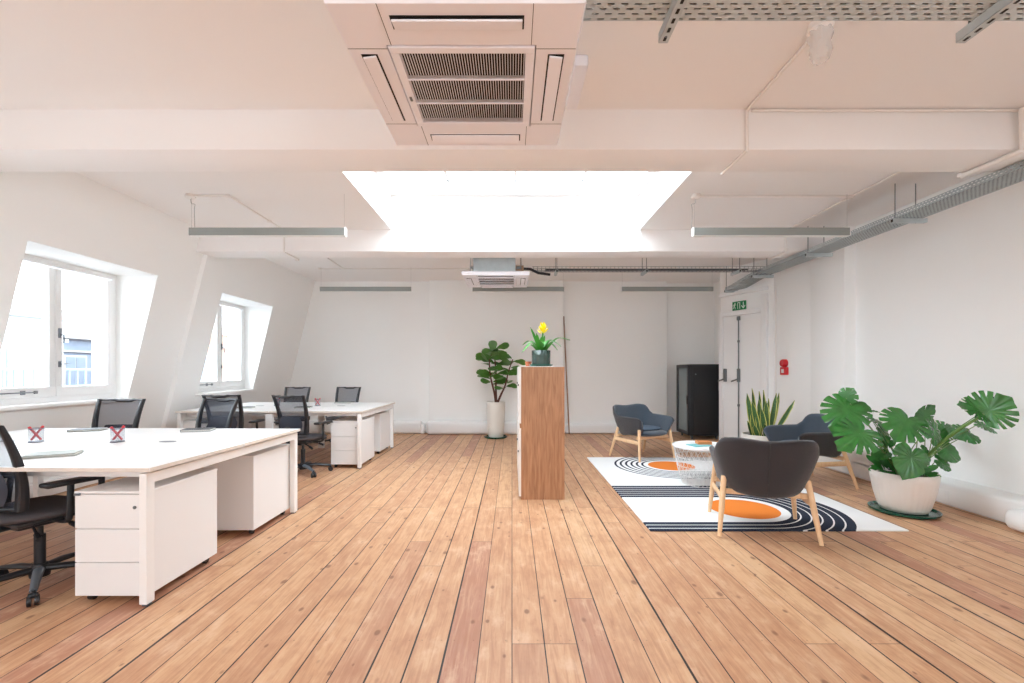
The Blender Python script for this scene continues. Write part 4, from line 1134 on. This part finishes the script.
# bromeliad on the cabinet
T = thing('potted_bromeliad', 'yellow-flowering bromeliad in dark glass pot on top of the cabinet', 'potted plant', (.30, 4.70, 1.306))
MB().lathe([(0, 0), (.10, 0), (.118, .01), (.122, .022), (.112, .022), (.10, .012), (0, .012)], seg=40).build('saucer', SAUCER, T, smooth=True)
MB().lathe([(0, .018), (.085, .018), (.092, .03), (.094, .165), (.088, .165), (.086, .14), (0, .14)], seg=72, rib=lambda k, z: 1+(.03 if k % 4 < 2 else 0)).build('pot', GLASSPOT, T, smooth='full')
MB().lathe([(0, .15), (.087, .15)], seg=24).build('soil', SOIL, T)
m = MB()
bl = [(-.11, 0, .40, .1), (-.05, -.02, .34, .05), (.0, -.03, .30, .03), (.04, .0, .32, .05), (.30, .0, .27, .5), (.20, -.08, .20, .5), (-.19, .05, .22, .5), (-.16, -.1, .20, .45), (.12, .12, .28, .3), (-.05, .14, .30, .3), (.14, -.12, .24, .4), (.02, -.16, .22, .4), (.18, .1, .17, .5), (-.2, -.02, .14, .5)]
for (tx, ty, tz, bend) in bl:
    b = Vector((tx*.1, ty*.1, .14)); e = Vector((tx, ty, tz)); mid = b.lerp(e, .5)+Vector((0, 0, bend*.16)); cp = catmull([b, mid, e], 6)
    d = Vector((tx, ty, 0)); d = d.normalized() if d.length > .01 else Vector((1, 0, 0)); side = Vector((-d.y, d.x, 0))
    if abs(ty) < .06: side = (side+Vector((.9*(1 if side.x >= 0 else -1), 0, 0))).normalized()
    n = len(cp)
    g = [[m.bm.verts.new(p+side*u*.021*interp([(0, .8), (.5, 1), (.8, .75), (1, .05)], k/(n-1))+Vector((0, 0, .35*abs(u)*.02))) for k, p in enumerate(cp)] for u in (-1, 0, 1)]
    for i in range(2):
        for j in range(n-1): m.bm.faces.new((g[i][j], g[i+1][j], g[i+1][j+1], g[i][j+1]))
m.build('foliage', LEAFB, T, smooth='full', fix=False)
m = MB().tube([(0, 0, .14), (.012, 0, .27), (.022, 0, .36)], .009, 8); m.build('flower_stem', LEAFB, T, smooth=True)
m = MB()
for k in range(26):
    a = k*2.4; h = .33+.08*k/26; sp = lerp(.075, .03, k/26)
    b = Vector((.02, 0, h)); e = b+Vector((math.cos(a)*sp, math.sin(a)*sp, .035+.02*k/26))
    simple_leaf(m, b, e, (-math.cos(a), -math.sin(a), .6), w=.4, droop=-.1)
m.build('yellow_bracts', YEL, T, smooth='full', fix=False)
o = MB().lathe([(0, 0), (.028, 0), (.036, .055), (.031, .055), (.027, .01), (0, .01)], seg=24).build('small_pot', TERRA, smooth=True)
o.location = (.175, 4.85, 1.306); tag(o, 'tiny terracotta pot behind the bromeliad on the cabinet', 'pot')

# ------------------------------------------------------------------ outside, seen through the dormer windows
def house(name, label, x, y0, y1, z1, m_, storeys, group='buildings across the street', dp=5):
    r = thing(name, label, 'building', (x, (y0+y1)/2, -8), 0, group)
    hw = (y1-y0)/2; H = z1+8
    MB().box(-dp, 0, -hw, hw, 0, H-.3).build('facade', m_, r)
    MB().box(-dp-.1, .3, -hw-.1, hw+.1, H-.35, H, r=.05).box(-dp-.05, .12, -hw-.05, hw+.05, H-1.0, H-.9).build('cornice', STUC, r)
    n = max(2, int(hw*2/2.6)); k = 0
    for s in range(storeys):
        for i in range(n):
            yy = -hw+(i+.5)*2*hw/n; zz = H-2.9-s*3.1
            w = MB().box(-.02, .08, yy-.62, yy+.62, zz-.1, zz+1.75, r=.02).build('window', STUC, r)
            MB().box(.06, .10, yy-.5, yy-.03, zz+.02, zz+1.65).box(.06, .10, yy+.03, yy+.5, zz+.02, zz+1.65).build('pane', BLUEG, w)
    return r
house('stucco_house', 'pale stucco building with cornice outside the large window', -14, 4, 14.2, 3.15, STUC, 2)
house('slate_house', 'blue-grey roofed building farther away outside the large window', -22, 16, 27, 3.2, BLUEG, 2)
house('brick_house', 'orange brick building seen through the smaller window', -14.5, 19.5, 34, 3.4, REDB, 3, dp=2.2)
house('stucco_house', 'pale building farther along the street outside the near windows', -14, -12, 3.6, 2.2, STUC, 2)
r = thing('roof_railing', 'metal roof railing on parapet outside the large window', 'railing', (-10.5, 11.2, 0))
m = MB()
for z_ in (.9, 1.3): m.tube([(0, -2.2, z_), (0, 2.2, z_)], .03, 6)
for k in range(23): m.tube([(0, -2.2+k*.2, -.2), (0, -2.2+k*.2, 1.3)], .018, 5)
m.build('bars', BLUEG, r)
MB().box(-.3, .3, -2.4, 2.4, -8, -.2).build('parapet', STUC, r)
structure(MB().box(-60, -5.5, -40, 60, -8.2, -8).build('floor_outside', STUC))
o = bpy.data.objects['floor_outside']; o.name = 'street'; del o['kind']; tag(o, 'pale street surface far below the windows', 'street', kind='structure')

# ------------------------------------------------------------------ light
w = bpy.data.worlds.new('overcast'); scene.world = w; w.use_nodes = True
bg = w.node_tree.nodes['Background']; bg.inputs[0].default_value = (.85, .925, 1.0, 1); bg.inputs[1].default_value = SKY
def portal(loc, rot, sx, sy):
    l = bpy.data.lights.new('portal', 'AREA'); l.shape = 'RECTANGLE'; l.size = sx; l.size_y = sy
    l.cycles.is_portal = True
    o = bpy.data.objects.new('sky_portal', l); COL.objects.link(o); o.location = loc; o.rotation_euler = rot
for a, b in WINS: portal((-4.80, (a+b)/2, 1.66), (0, -PI/2, 0), 1.5, b-a)
for a, b in ((-3.4, -1.6), (1.8, 3.6)): portal(((a+b)/2, YF-.32, 1.7), (PI/2, 0, 0), b-a, 1.8)
for x0, x1, y0, y1 in SK: portal(((x0+x1)/2, (y0+y1)/2, 3.60), (0, 0, 0), x1-x0, y1-y0)

cd = bpy.data.cameras.new('camera'); co = bpy.data.objects.new('camera', cd); COL.objects.link(co)
cd.lens = 16.0; cd.sensor_width = 36; cd.shift_y = (371-341.5)/1024
co.location = (0, 0, 1.26); co.rotation_euler = (PI/2, 0, 0); cd.clip_start = .05
scene.camera = co
vs = scene.view_settings; vs.view_transform = 'Standard'; vs.look = 'None'; vs.gamma = 1; vs.use_curve_mapping = False
vs.exposure = EXPO
scene.cycles.max_bounces = 16; scene.cycles.diffuse_bounces = 10; scene.cycles.transparent_max_bounces = 24
